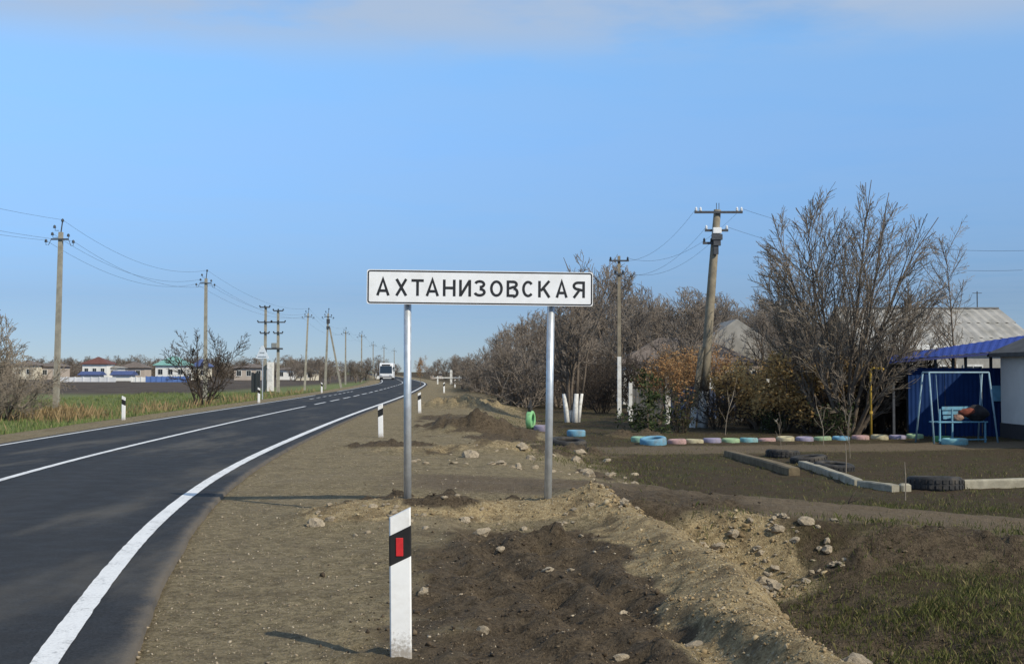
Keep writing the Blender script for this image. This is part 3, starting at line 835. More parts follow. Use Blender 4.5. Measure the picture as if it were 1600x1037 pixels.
# leaning pole with fuse box
b = foot(1097, 44)
t = thing('utility_pole', 'big leaning utility pole with fuse box and wide crossarm', 'utility pole', b)
mp_ = 44 / FPX
ztp = at_depth(1122, 330, 44).z - b.z
xt = (1122 - 1097) * mp_
def lp(z): return xt * (max(z, 0) / ztp) ** 1.15
mb = MB(); mb.tube([(0, 0, -0.3), (lp(1.3), 0, 1.3)], [0.20, 0.18], 10); mb.build('whitewashed_foot', M_WHITEW, t, smooth=True)
mb = MB(); zs = [1.3, 2.5, 4, 5.5, 6.8, ztp + 0.05]
mb.tube([(lp(z), 0, z) for z in zs], [0.178, 0.17, 0.165, 0.155, 0.14, 0.13], 10); mb.build('pole', M_POLEOLD, t, smooth=True)
mb = MB(); mb.tube([(-0.42, -0.12, -0.3), (-0.30, -0.10, 0.75)], [0.13, 0.13], 4, square=True); mb.build('whitewashed_foot', M_WHITEW, t)
mb = MB(); mb.tube([(-0.30, -0.10, 0.75), (-0.02, -0.12, 2.9)], [0.128, 0.12], 4, square=True); mb.build('stub', M_POLEOLD, t)
WIRE_PTS['v1'] = []
for zz, wd, c0 in ((ztp - 0.06, 1.74, 0.02), (ztp - 0.72, 0.84, 0.0), (ztp - 1.18, 0.36, -0.28)):
    x0 = lp(zz) + c0
    mb = MB(); mb.box((x0, -0.17, zz), (wd, 0.08, 0.08), 0); ca_ = mb.build('crossarm', M_STEEL, t)
    for dx in ((-wd / 2 + 0.06, -wd / 2 + 0.22, wd / 2 - 0.2, wd / 2 - 0.04) if wd > 1 else (-wd / 2 + 0.05, wd / 2 - 0.05)):
        insulator_mb((x0 + dx, -0.17, zz + 0.04), 0.85).build('insulator', M_INSULW if wd > 0.5 else M_INSUL, ca_)
        if abs(dx) > wd / 2 - 0.1: WIRE_PTS['v1'].append(Vector((b.x + x0 + dx, b.y - 0.17, b.z + zz + 0.13)))
for dx in (-0.03, 0.06):
    mb = MB(); mb.tube([(lp(ztp) + dx, 0, ztp), (lp(ztp) + dx, 0, ztp + 0.30)], 0.012, 5); mb.build('top_pin', M_STEEL, t)
z0 = ztp - 0.72
mb = MB(); mb.box((lp(z0), -0.27, z0 - 0.02), (0.31, 0.14, 0.22), bev=0.015); mb.build('fuse_box', simple('box_white', (0.75, 0.76, 0.77), 0.4), t)
mb = MB(); mb.box((lp(z0), -0.26, z0 - 0.25), (0.38, 0.16, 0.20)); mb.box((lp(z0), -0.24, z0 - 0.46), (0.26, 0.14, 0.20)); mb.box((lp(z0) - 0.03, -0.22, z0 - 0.72), (0.17, 0.10, 0.3)); mb.build('switch_gear', M_STEEL, t)
LEAN_B = b

def wire(a, c, sag, label, group, r=0.009, n=18):
    mb = MB(); pts = []
    for i in range(n + 1):
        q = i / n; p = a.lerp(c, q); p.z -= sag * 4 * q * (1 - q); pts.append(p)
    mb.tube(pts, r, 4, cap=True)
    return tag(mb.build('overhead_wire', M_WIRE), label, 'wire', group)
seq = ['a', 'b', 'd', 'f', 'g', 'h', 'i', 'j']
for k1, k2 in zip(seq[:-1], seq[1:]):
    for i in (0, 3, 5) + ((2,) if k1 in 'ab' else ()):
        wire(WIRE_PTS[k1][i], WIRE_PTS[k2][i], 0.9, 'thin overhead wire strung between the roadside concrete poles', 'wires between the roadside concrete poles', 0.0065)
for i, dz in ((0, 0.7), (3, 0.5), (5, 0.4)):
    p = WIRE_PTS['a'][i]
    wire(p, Vector((p.x - 2 + 0.3 * i, p.y - 40, p.z + dz)), 0.8, 'thin overhead wire running from the tall concrete pole in dry grass toward the road', 'wires from the tall concrete pole', 0.0055)
v1, v2 = WIRE_PTS['v1'], WIRE_PTS['v2']
for a, c in ((v1[0], v2[0]), (v1[1], v2[1]), (v1[2], v2[2]), (v1[3], v2[3])):
    wire(a, c, 0.75, 'thin wire sagging from the leaning pole to the whitewashed pole', 'wires between the garden poles', 0.005)
for i in (1, 3):
    wire(v1[i], Vector((v1[i].x + 9, v1[i].y - 4 , v1[i].z - 1.9)), 0.5, 'service wire dropping from the leaning pole toward the white house', 'service wires of the leaning pole', 0.006)

# ------------------------------------------------------------------ triangular sign seen from behind
b = foot(410, 72)
t = thing('warning_sign', 'pale triangular traffic sign on a thin post across the road', 'sign', b, R(-12))
k = 72 / FPX
hb = at_depth(410, 560, 72).z - b.z; htp = at_depth(410, 540, 72).z - b.z
mb = MB(); mb.tube([(0, 0.04, -0.3), (0, 0.04, htp - 0.1)], 0.038, 8); mb.build('post', M_GALV, t)
mb = MB(); wtri = 23 * k / 2
mb.rings([[(-wtri, y_, hb), (wtri, y_, hb), (0.06, y_, htp), (-0.06, y_, htp)] for y_ in (0.012, -0.012)])
tp = mb.build('panel', simple('sign_back', (0.74, 0.80, 0.86), 0.4, 0.0, var=0.05), t)
mb = MB(); mb.box((0, -0.02, hb + 0.12), (0.5, 0.02, 0.04)); mb.box((0, -0.02, hb + 0.36), (0.3, 0.02, 0.04)); mb.build('rail', M_GALV, tp)

# ------------------------------------------------------------------ trees
def tree_paths(seed, stems, height, spread, levels, kids, up=0.25, wob=0.16, r0=0.10, lean0=(0.0, 0.3), lens=(0.62, 0.5, 0.45), start=0.25, ang=(28, 55), low=0.0, dome=0.0, ell=None):
    rng = random.Random(seed); out = {0: [], 1: [], 2: [], 3: [], 4: []}
    def reach(p, d):
        a_, c_, z_ = ell; q = Vector((p.x / a_, p.y / a_, (p.z - z_) / c_)); e = Vector((d.x / a_, d.y / a_, d.z / c_))
        A_, B_, C_ = e.dot(e), q.dot(e), q.dot(q) - 1
        return (-B_ + math.sqrt(max(B_ * B_ - A_ * C_, 0))) / A_
    def grow(p, d, L, r, lv):
        if ell: L = min(L, reach(p, d) * rng.uniform(0.80, 1.12))
        if L < 0.16 + 0.05 * (3 - lv): return
        n = 6 if lv == 0 else (5 if lv == 1 else (4 if lv == 2 else 3))
        pts = [p.copy()]; rad = [r]; ds = [d.copy()]
        for i in range(n):
            d = d + Vector((rng.gauss(0, wob), rng.gauss(0, wob), rng.gauss(0, wob) + up * (0.5 if lv == 0 else 1.0) * 0.35))
            d.normalize()
            p = p + d * (L / n)
            pts.append(p.copy()); ds.append(d.copy())
            rad.append(r * (1 - (0.93 if lv == 0 else 0.82) * (i + 1) / n) if lv < 3 else r * (1 - 0.6 * (i + 1) / n))
        out[lv].append((pts, rad))
        if lv >= levels: return
        nk = kids[lv]
        for j in range(nk):
            q = start + (1 - start) * (j + rng.random()) / nk if lv == 0 else 0.12 + 0.88 * (j + rng.random()) / nk
            q = min(q, 0.985); fi = q * n; i = int(fi); f = fi - i
            pp = pts[i].lerp(pts[i + 1], f); dd = ds[i + 1]
            a = R(rng.uniform(*ang)); phi = rng.uniform(0, 2 * math.pi)
            s1 = dd.orthogonal().normalized(); s2 = dd.cross(s1)
            nd = dd * math.cos(a) + (s1 * math.cos(phi) + s2 * math.sin(phi)) * math.sin(a)
            if nd.z < -0.1 and low == 0: nd.z = abs(nd.z) * 0.3
            nd.normalize()
            ln = L * lens[min(lv, len(lens) - 1)] * rng.uniform(0.65, 1.15) * (1.15 - 0.55 * q)
            rr = rad[i] * rng.uniform(0.45, 0.68)
            grow(pp, nd, ln, max(rr, 0.004), lv + 1)
    for s_ in range(stems):
        a = 2 * math.pi * (s_ + rng.random() * 0.6) / stems; tl = lean0[0] + (lean0[1] - lean0[0]) * rng.random() ** (0.7 if ell else 1.0)
        d = Vector((math.cos(a) * math.sin(tl), math.sin(a) * math.sin(tl), math.cos(tl)))
        off = Vector((math.cos(a), math.sin(a), 0)) * (0.12 if stems > 1 else 0)
        grow(off + Vector((0, 0, -0.25)), d, height * rng.uniform(0.80, 0.95) * (1 - dome * tl), r0 * rng.uniform(0.8, 1.1), 0)
    return out
def tubes_np(paths, sides, rmin):
    Vs = []; Fs = []; base = 0
    ang = np.arange(sides) * 2 * math.pi / sides; ca_, sa_ = np.cos(ang), np.sin(ang)
    for pts, rad in paths:
        P = np.array([tuple(p) for p in pts]); r = np.maximum(np.array(rad), rmin)
        T = np.gradient(P, axis=0); T /= np.linalg.norm(T, axis=1, keepdims=True) + 1e-9
        ref = np.array([1.0, 0, 0]) if abs(T[0, 0]) < 0.8 else np.array([0, 1.0, 0])
        A = ref - T * (T @ ref)[:, None]; A /= np.linalg.norm(A, axis=1, keepdims=True) + 1e-9
        B = np.cross(T, A)
        ring = P[:, None, :] + r[:, None, None] * (A[:, None, :] * ca_[None, :, None] + B[:, None, :] * sa_[None, :, None])
        n = len(P); Vs.append(ring.reshape(-1, 3))
        i = np.arange(n - 1)[:, None] * sides; k_ = np.arange(sides)[None, :]; k2 = (k_ + 1) % sides
        Fs.append(np.stack([(base + i + k_).ravel(), (base + i + k2).ravel(), (base + i + sides + k2).ravel(), (base + i + sides + k_).ravel()], 1))
        base += n * sides
    return np.concatenate(Vs), np.concatenate(Fs)
def leaf_quads(centers, size, seed, up=0.3, asp=1.0):
    rng = np.random.default_rng(seed); n = len(centers)
    a = rng.normal(size=(n, 3)); a /= np.linalg.norm(a, axis=1, keepdims=True)
    b = rng.normal(size=(n, 3)); b -= a * (a * b).sum(1, keepdims=True); b /= np.linalg.norm(b, axis=1, keepdims=True)
    s_ = size * rng.uniform(0.6, 1.3, (n, 1))
    V = np.stack([centers - a * s_ * asp, centers + b * s_ * 0.5, centers + a * s_ * asp, centers - b * s_ * 0.5], 1).reshape(-1, 3)
    return V, np.arange(4 * n).reshape(n, 4)
def tips(paths, lvs, per, seed, jit):
    rng = np.random.default_rng(seed); L = []
    for lv in lvs:
        for pts, rad in paths[lv]:
            P = np.array([tuple(p) for p in pts])
            for _ in range(per):
                q = rng.random() * (len(P) - 1); i = int(q); L.append(P[i] + (P[i + 1] - P[i]) * (q - i))
    L = np.array(L); return L + rng.normal(0, jit, L.shape)
PROTO = {}; PH = {}
def tree_proto(key, trunk_mat, twig_mat, rmin=0.006, leaves=None, trunk_lv=1, **kw):
    p = tree_paths(**kw)
    tv = [x for lv in range(trunk_lv + 1) for x in p[lv]]
    cv = [x for lv in range(trunk_lv + 1, 5) for x in p[lv]]
    out = []
    for nm, paths, sides, mt, rm in (('trunk', tv, 6, trunk_mat, 0.012), ('crown', cv, 3, twig_mat, rmin)):
        if not paths: continue
        Vv, Ff = tubes_np(paths, sides, rm)
        o = np_mesh(nm, Vv, Ff, mt, smooth=True); out.append(o)
    if leaves:
        lm, per, size, jit, lvs, asp = leaves
        c = tips(p, lvs, per, 5, jit)
        c = c[c[:, 2] > 0.05]
        Vv, Ff = leaf_quads(c, size, 9, asp=asp)
        out.append(np_mesh('foliage', Vv, Ff, lm))
    for o in out: COL.objects.unlink(o)
    PROTO[key] = out
    PH[key] = max(v.co.z for o in out for v in o.data.vertices)
def plant(key, name, loc, label, cat, group=None, s=1.0, sz=None, rz=0.0, h=None, wide=1.0):
    if h: sz = h / PH[key]; s = sz * wide
    t = thing(name, label, cat, loc, rz, group)
    t.scale = (s, s, sz if sz else s)
    for o in PROTO[key]:
        c = o.copy(); COL.objects.link(c); c.parent = t
    return t
tree_proto('big', M_BARK, M_TWIG, 0.0075, seed=11, stems=20, height=11.0, spread=1, levels=3, kids=(14, 8, 6), up=0.06, wob=0.065, r0=0.085, lean0=(0.03, 0.98), lens=(0.44, 0.50, 0.50), start=0.26, ang=(16, 44), ell=(3.5, 4.1, 4.2))
tree_proto('slim', M_BARK, M_TWIG, 0.006, seed=23, stems=1, height=7.6, spread=1, levels=3, kids=(26, 8, 6), up=0.18, wob=0.09, r0=0.085, lean0=(0.0, 0.05), lens=(0.33, 0.45, 0.5), start=0.3, ang=(30, 62))
for i in range(4):
    tree_proto('bg%d' % i, M_BARK, M_TWIGB, 0.013, seed=40 + i, stems=2 + (i % 3), height=8.0, spread=1, levels=3, kids=(13, 8, 6), up=0.2, wob=0.13, r0=0.14, lean0=(0.02, 0.28), lens=(0.50, 0.52, 0.55), start=0.18, ang=(25, 58), ell=((2.6, 3.4, 2.2, 3.0)[i], 3.7, 3.9))
for i in range(2):
    tree_proto('thicket%d' % i, M_TWIGD, M_TWIGD, 0.009, seed=60 + i, trunk_lv=0, stems=12, height=3.4, spread=1, levels=3, kids=(8, 6, 4), up=0.25, wob=0.16, r0=0.03, lean0=(0.1, 0.75), lens=(0.48, 0.55, 0.5), start=0.05, ang=(20, 60))
tree_proto('verge', M_TWIGD, M_TWIG, 0.010, seed=71, trunk_lv=0, stems=13, height=4.6, spread=1, levels=3, kids=(11, 8, 6), up=0.1, wob=0.15, r0=0.06, lean0=(0.25, 1.05), lens=(0.48, 0.5, 0.5), start=0.1, ang=(25, 60), low=1)
tree_proto('small', M_TWIGD, M_TWIGD, 0.012, seed=81, trunk_lv=0, stems=5, height=4.6, spread=1, levels=3, kids=(10, 7, 5), up=0.12, wob=0.13, r0=0.09, lean0=(0.15, 0.6), lens=(0.48, 0.5, 0.5), start=0.15, ang=(25, 55))
tree_proto('russet', M_BARK, M_TWIGD, 0.008, leaves=(M_RUSSET, 5, 0.075, 0.12, (2, 3), 0.8), seed=91, stems=2, height=4.2, spread=1, levels=3, kids=(9, 6, 4), up=0.1, wob=0.15, r0=0.075, lean0=(0.05, 0.25), lens=(0.55, 0.55, 0.5), start=0.45, ang=(35, 70), low=1)
tree_proto('gold', M_BARK, M_TWIGD, 0.008, leaves=(M_GOLD, 7, 0.085, 0.14, (2, 3), 0.8), seed=97, stems=3, height=3.8, spread=1, levels=3, kids=(9, 6, 4), up=0.05, wob=0.16, r0=0.06, lean0=(0.1, 0.5), lens=(0.55, 0.55, 0.5), start=0.3, ang=(35, 70), low=1)
tree_proto('conifer', M_BARK, M_DKGREEN, 0.006, leaves=(M_GREENL, 7, 0.06, 0.05, (1, 2), 1.2), seed=101, trunk_lv=0, stems=1, height=2.4, spread=1, levels=2, kids=(34, 7), up=0.0, wob=0.05, r0=0.04, lean0=(0, 0.02), lens=(0.38, 0.4), start=0.06, ang=(60, 85), low=1)
tree_proto('rosebush', M_TWIGD, M_TWIGD, 0.006, leaves=(M_DKGREEN, 5, 0.05, 0.06, (1, 2), 0.9), seed=105, trunk_lv=0, stems=7, height=1.9, spread=1, levels=2, kids=(8, 5), up=0.2, wob=0.12, r0=0.02, lean0=(0.05, 0.35), lens=(0.4, 0.5), start=0.1, ang=(20, 60))
tree_proto('evergreen', M_TWIGD, M_TWIGD, 0.006, leaves=(M_GREENL, 6, 0.06, 0.08, (1, 2), 0.9), seed=109, trunk_lv=0, stems=9, height=1.5, spread=1, levels=2, kids=(8, 5), up=0.15, wob=0.12, r0=0.02, lean0=(0.1, 0.8), lens=(0.45, 0.5), start=0.1, ang=(20, 60))
tree_proto('sapling', M_TWIG, M_TWIG, 0.006, seed=113, trunk_lv=0, stems=1, height=1.9, spread=1, levels=2, kids=(6, 4), up=0.25, wob=0.10, r0=0.018, lean0=(0.0, 0.15), lens=(0.45, 0.45), start=0.3, ang=(20, 45))
tree_proto('hedge', M_TWIGB, M_TWIGB, 0.016, seed=117, trunk_lv=0, stems=10, height=3.6, spread=1, levels=2, kids=(12, 8), up=0.15, wob=0.2, r0=0.04, lean0=(0.1, 1.0), lens=(0.5, 0.5), start=0.05, ang=(20, 70))

plant('big', 'bare_tree', foot(1322, 39.5), 'large bare many-stemmed tree with a fan of upright branches beside the yellow gas pipe', 'tree', h=8.05, wide=0.9, rz=0.5)
plant('slim', 'bare_tree', foot(1490, 43.5), 'slim bare tree rising behind the blue canopy roof', 'tree', h=7.6, rz=1.1)
plant('verge', 'bare_bush', foot(-28, 54), 'large tangled bare bush on the far verge by the concrete pole', 'bush', h=5.0, wide=0.85, rz=2.0)
plant('verge', 'bare_bush', foot(8, 51), 'low dense bare bush spreading under the tangled bush on the far verge', 'bush', h=2.6, wide=1.0, rz=0.4)
plant('small', 'bare_tree', foot(318, 66), 'small spreading bare tree on the far verge in front of a concrete pole', 'tree', h=4.5, wide=0.85, rz=0.3)
# brown-leaved trees round the foot of the leaning pole
GLV = 'trees that keep their brown leaves'
for key, px, y, s_, rz, lb in (('russet', 1024, 47, 3.0, 0.2, 'tree with russet leaves behind the small conifer'), ('russet', 1132, 49, 3.2, 2.2, 'tree with russet leaves beside the leaning pole'),
                               ('russet', 1078, 51, 3.2, 4.1, 'tree with russet leaves behind the leaning pole foot'), ('russet', 1052, 46, 2.7, 5.1, 'low tree with russet leaves above the orange blooms'),
                               ('gold', 1222, 41.5, 2.9, 1.2, 'gold brown leaved tree above the forked whitewashed trunk'), ('gold', 1268, 40.8, 2.6, 3.0, 'gold brown leaved tree beside the large bare tree'),
                               ('gold', 1186, 42.5, 2.6, 5.0, 'gold brown leaved tree between the leaning pole and the forked trunk')):
    plant(key, 'leafy_tree', foot(px, y), lb, 'tree', GLV, h=s_, wide=1.1, rz=rz)
plant('russet', 'leafy_tree', foot(655, 128), 'lone columnar russet tree on the road shoulder', 'tree', h=3.4, wide=0.6, rz=0.9)
plant('conifer', 'conifer', foot(1014, 38), 'small dark green conifer beside the blue tyre', 'conifer')
fb = plant('rosebush', 'rose_bush', foot(1066, 40), 'dark bush dotted with orange blooms beside the leaning pole', 'bush')
rngf = random.Random(3); mb = MB()
for _ in range(46):
    a = rngf.uniform(0, 6.28); r_ = rngf.uniform(0.05, 0.42); z_ = rngf.uniform(0.95, 1.7)
    mb.lathe([(0.01, -0.03), (0.04, 0), (0.03, 0.03)], (r_ * math.cos(a), r_ * math.sin(a), z_), 5)
o = mb.build('blossoms', M_RUSSET, fb); tag(o, kind='stuff')
plant('evergreen', 'evergreen_shrub', foot(1298, 38.6), 'low dark evergreen shrub behind the painted tyres', 'shrub', s=0.9)
plant('evergreen', 'evergreen_shrub', foot(1205, 40.5), 'low dull evergreen shrub under the gold brown tree', 'shrub', s=0.7, rz=2)
# bare thicket under the big tree and along the gardens
GT = 'dark bare shrubs along the gardens'
for i, (px, y, s_) in enumerate(((1120, 43, .62), (1160, 46.5, .7), (1190, 47, .7), (1230, 45, .62), (1255, 46, .8), (1290, 45, .9), (1330, 43, 1.0), (1365, 42.5, 1.0), (1395, 42, .95), (1345, 40.2, .62), (1300, 40.4, .5), (1425, 41, .7),
                                 (1385, 40.3, .7), (1410, 43, 1.0), (1262, 43.5, .5), (1175, 43.5, .45), (1040, 56, .9), (1000, 58, .9), (940, 60, .9), (925, 66, 1.0))):
    plant('thicket%d' % (i % 2), 'bare_shrub', foot(px, y), 'dark leafless shrub in the hedge along the gardens', 'shrub', GT, s=s_, rz=i * 1.3)
# thicket of bare trees behind the gardens
GB = 'bare trees behind the gardens'
rngt = random.Random(12)
def skyline(px): return float(np.interp(px, [715, 740, 770, 800, 840, 880, 915, 945, 985, 1040, 1100, 1160, 1200, 1290, 1400], [552, 536, 514, 488, 478, 470, 452, 388, 434, 446, 444, 454, 448, 474, 500]))
spots = [(945, 84)]
for i in range(62):
    spots.append((722 + (1420 - 722) * ((i * 0.618) % 1.0), rngt.uniform(68, 150)))
for i, (px, y) in enumerate(spots):
    f_ = foot(px, y); top = at_depth(px, skyline(px) + (rngt.uniform(0, 34) if i else 0), y).z
    hgt = max(2.5, top - f_.z); s_ = hgt / PH['bg%d' % (i % 4)]
    s_xy = min(s_ * rngt.uniform(0.85, 1.15), 1.35)
    plant('bg%d' % (i % 4), 'bare_tree', f_, 'tall pale bare tree overtopping the thicket beyond the village sign' if i == 0 else 'bare leafless tree in the brown thicket behind the gardens', 'tree', None if i == 0 else GB, s=s_xy, sz=s_, rz=rngt.uniform(0, 6.28))
for i in range(28):
    px = 735 + 440 * ((i * 0.618 + 0.2) % 1.0); y = rngt.uniform(66, 120)
    plant('hedge', 'undergrowth_shrub', foot(px, y), 'leafless brown shrub in the undergrowth below the bare thicket', 'shrub', 'undergrowth of the bare thicket', s=rngt.uniform(0.7, 1.1), rz=rngt.uniform(0, 6.28))
# distant trees on both sides of the road
for i in range(24):
    px = 455 + 165 * ((i * 0.618) % 1.0); y = rngt.uniform(180, 330); hh = rngt.uniform(3.2, 5.2)
    if 575 < px < 615 and y < 235: y = 300
    plant('bg%d' % (i % 4), 'bare_tree', foot(px, y), 'distant bare tree beside the far road behind the strutted pole', 'tree', 'distant bare trees by the far road', h=hh, wide=1.2, rz=rngt.uniform(0, 6.28))
for i in range(9):
    px = 668 + 60 * ((i * 0.618) % 1.0); y = rngt.uniform(210, 330)
    hh = max(2.0, at_depth(px, float(np.interp(px, [668, 690, 705, 728], [574, 560, 552, 560])), y).z + 0.5)
    plant('bg%d' % (i % 4), 'bare_tree', foot(px, y), 'hazy bare tree closing the view along the near shoulder', 'tree', 'hazy trees along the near shoulder', h=hh, wide=1.2, rz=rngt.uniform(0, 6.28))
for i in range(110):
    px = -40 + 560 * ((i * 0.618) % 1.0); y = rngt.uniform(330, 430); hh = rngt.uniform(4.2, 7.0)
    plant('bg%d' % (i % 4) if i % 3 else 'hedge', 'bare_tree', foot(px, y), 'far bare tree in the brown tree line beyond the houses', 'tree', 'far tree line beyond the houses', h=hh, wide=1.5, rz=rngt.uniform(0, 6.28))
# whitewashed trunks
b = foot(893, 48.7)
t = thing('whitewashed_tree', 'cluster of whitewashed tree trunks with bare crown behind the light blue tyre', 'tree', b)
rngw = random.Random(8)
for i, (dx, dy, lx_, r_) in enumerate(((-0.16, 0, -0.14, 0.095), (-0.02, 0.15, -0.05, 0.08), (0.12, -0.05, 0.07, 0.105), (0.26, 0.1, 0.16, 0.07))):
    mb = MB(); mb.tube([(dx, dy, -0.2), (dx + lx_ * 0.5, dy, 0.6), (dx + lx_, dy, 1.15)], [r_ * 1.15, r_, r_ * 0.85], 8); mb.build('whitewashed_trunk', M_WHITEW, t, smooth=True)
    mb = MB(); mb.tube([(dx + lx_, dy, 1.15), (dx + lx_ * 1.8, dy + 0.1, 1.9), (dx + lx_ * 2.2, dy, 2.6), (dx + lx_ * 3.6, dy + 0.2, 3.4)], [r_ * 0.85, r_ * 0.6, r_ * 0.4, r_ * 0.08], 7); mb.build('upper_trunk', M_BARK, t, smooth=True)
for o in PROTO['bg2']:
    c = o.copy(); COL.objects.link(c); c.parent = t; c.scale = (0.62, 0.62, 0.68); c.location = (0, 0.1, 0.7)
b = foot(1195, 43.2)
t = thing('whitewashed_tree', 'forked whitewashed trunk in the shade among dark shrubs', 'tree', b)
for pts, rr in ((((0, 0, -0.2), (0.02, 0, 0.7), (0.05, 0, 1.0)), (0.17, 0.15, 0.15)),):
    mb = MB(); mb.tube(pts, rr, 9); mb.build('whitewashed_trunk', M_WHITEW, t, smooth=True)
for ex in ((-0.42, 0.05, 1.62), (0.12, 0.1, 1.75)):
    mb = MB(); mb.tube([(0.04, 0, 0.95), (ex[0] * 0.6, ex[1], 1.35), ex], [0.12, 0.11, 0.09], 8); br = mb.build('whitewashed_branch', M_WHITEW, t, smooth=True)
    mb = MB(); mb.tube([ex, (ex[0] * 1.5, 0.1, 2.1), (ex[0] * 2.2, 0.2, 2.6)], [0.09, 0.05, 0.015], 6); mb.build('upper_branch', M_BARK, br, smooth=True)
# saplings on the lawn
for px, y, s_, lb in ((1286, 33.0, 0.75, 'pale forked sapling in front of the painted tyres'), (1326, 29.0, 0.85, 'thin upright sapling on the lawn near the worn path'),
                      (1219, 31.5, 0.55, 'short sapling beside the dark tyres'), (1133, 39.0, 1.0, 'bare forked sapling behind the painted tyres')):
    plant('sapling', 'sapling', foot(px, y), lb, 'sapling', s=s_, rz=px)

# ------------------------------------------------------------------ tyres, kerbs and yard objects
def tyre_prof(Ro, w):
    Ri = Ro * 0.60
    return [(Ri, -w * .36), (Ri + .02, -w * .46), (Ro * .86, -w * .5), (Ro * .96, -w * .43), (Ro, -w * .30), (Ro, w * .30), (Ro * .96, w * .43), (Ro * .86, w * .5), (Ri + .02, w * .46), (Ri, w * .36), (Ri + .03, w * .2), (Ri + .03, -w * .2)]
def tyre(loc, Ro, w, mat, label, group=None, sink=0.0, tilt=(0, 0, 0), name='tyre', tread=True):
    t = thing(name, label, 'tyre', loc, 0, group); t.rotation_euler = tilt
    t.location = (loc[0], loc[1], loc[2] + w / 2 - sink)
    mb = MB(); mb.lathe(tyre_prof(Ro, w), sides=26, closed=True); mb.build('carcass', mat, t, smooth=True)
    if tread:
        mb = MB(); n = 26
        for i in range(n):
            a = 2 * math.pi * i / n
            for s_ in (-1, 1):
                mb.box((math.cos(a) * (Ro + .004), math.sin(a) * (Ro + .004), s_ * w * .17), (0.014, Ro * 0.15, w * .24), a)
        tr = mb.build('tread', mat, t)
    return t
def pastel(nm, c): return simple('paint_' + nm, tuple(q * 0.72 + 0.03 for q in c), 0.85, var=0.15, scale=5, dirt=(0.13, 0.10, 0.07), dirt_amt=0.8)
PC = {'pink': (0.55, 0.33, 0.32), 'cream': (0.56, 0.50, 0.31), 'lilac': (0.32, 0.29, 0.42), 'green': (0.33, 0.50, 0.28), 'aqua': (0.22, 0.50, 0.54), 'blue': (0.15, 0.40, 0.58), 'mint': (0.30, 0.55, 0.40)}
row = [(1057, 'pink'), (1084, 'cream'), (1112, 'lilac'), (1141, 'green'), (1169, 'aqua'), (1197, 'pink'), (1226, 'cream'), (1256, 'lilac'), (1284, 'green'), (1313, 'blue'), (1343, 'pink'), (1373, 'cream'), (1401, 'lilac'), (1428, 'green')]
ROWNB = {1057: 'pale pink tyre nearest the lying blue tyre in the painted row', 1343: 'pale pink tyre in front of the yellow gas pipe in the painted row', 1197: 'pale pink tyre amid the painted row, between aqua and cream ones',
         1084: 'cream tyre between pink and lilac near the blue end of the row', 1226: 'cream tyre amid the painted row beside the short sapling', 1373: 'cream tyre beside the dim lilac one below the gas pipe',
         1112: 'lilac tyre below the forked sapling in the painted row', 1256: 'lilac tyre next to the green tyre behind the pale sapling', 1401: 'dim lilac tyre at the shaded end of the painted row',
         1141: 'light green tyre between lilac and aqua in the painted row', 1284: 'light green tyre behind the pale sapling in the painted row', 1428: 'light green tyre ending the painted row beside the swing',
         1169: 'aqua tyre between the green and the pink in the painted row', 1313: 'blue tyre before the evergreen shrub in the painted row'}
for px, c in row:
    y = float(np.interp(px, [1057, 1440], [34.2, 37.6]))
    f_ = foot(px, y)
    tyre(f_, 0.262, 0.23, pastel(c, PC[c]), ROWNB[px], 'painted tyres edging the garden', sink=0.115, tilt=(R(random.uniform(-3, 3)), R(random.uniform(-3, 3)), random.random()), name='painted_tyre', tread=False)
tyre(foot(1020, 33.6), 0.37, 0.24, pastel('blue', PC['blue']), 'larger bright blue tyre lying at the end of the painted row', sink=0.03, tilt=(R(6), R(-4), 0), name='painted_tyre', tread=False)
tyre(foot(1000, 34.9), 0.27, 0.20, pastel('mint', PC['mint']), 'faded mint tyre half hidden behind the larger blue tyre', sink=0.04, name='painted_tyre', tread=False)
tyre(foot(900, 38), 0.29, 0.22, pastel('blue', PC['blue']), 'light blue tyre lying in front of the whitewashed trunks', sink=0.02, name='painted_tyre', tread=False)
tyre(foot(848, 39.4), 0.30, 0.22, pastel('lilac', (0.40, 0.39, 0.55)), 'pale lilac tyre beside the upright green tyre', sink=0.02, name='painted_tyre', tread=False)
gt = tyre(foot(829, 39.6), 0.31, 0.2, pastel('brightgreen', (0.24, 0.62, 0.26)), 'bright green upright tyre topped by a black rubber point', tilt=(R(90), 0, R(74)), name='painted_tyre', tread=False)
gt.location.z = gz(gt.location.x, gt.location.y) + 0.29
mb = MB(); mb.rings([[(-0.14, 0.26, -0.05), (0.06, 0.26, -0.05), (0.06, 0.26, 0.05), (-0.14, 0.26, 0.05)], [(-0.20, 0.42, -0.04), (0.10, 0.42, -0.04), (0.10, 0.42, 0.04), (-0.20, 0.42, 0.04)], [(-0.02, 0.66, -0.015), (0.02, 0.66, -0.015), (0.02, 0.66, 0.015), (-0.02, 0.66, 0.015)]])
mb.build('rubber_point', M_RUBBER, gt)
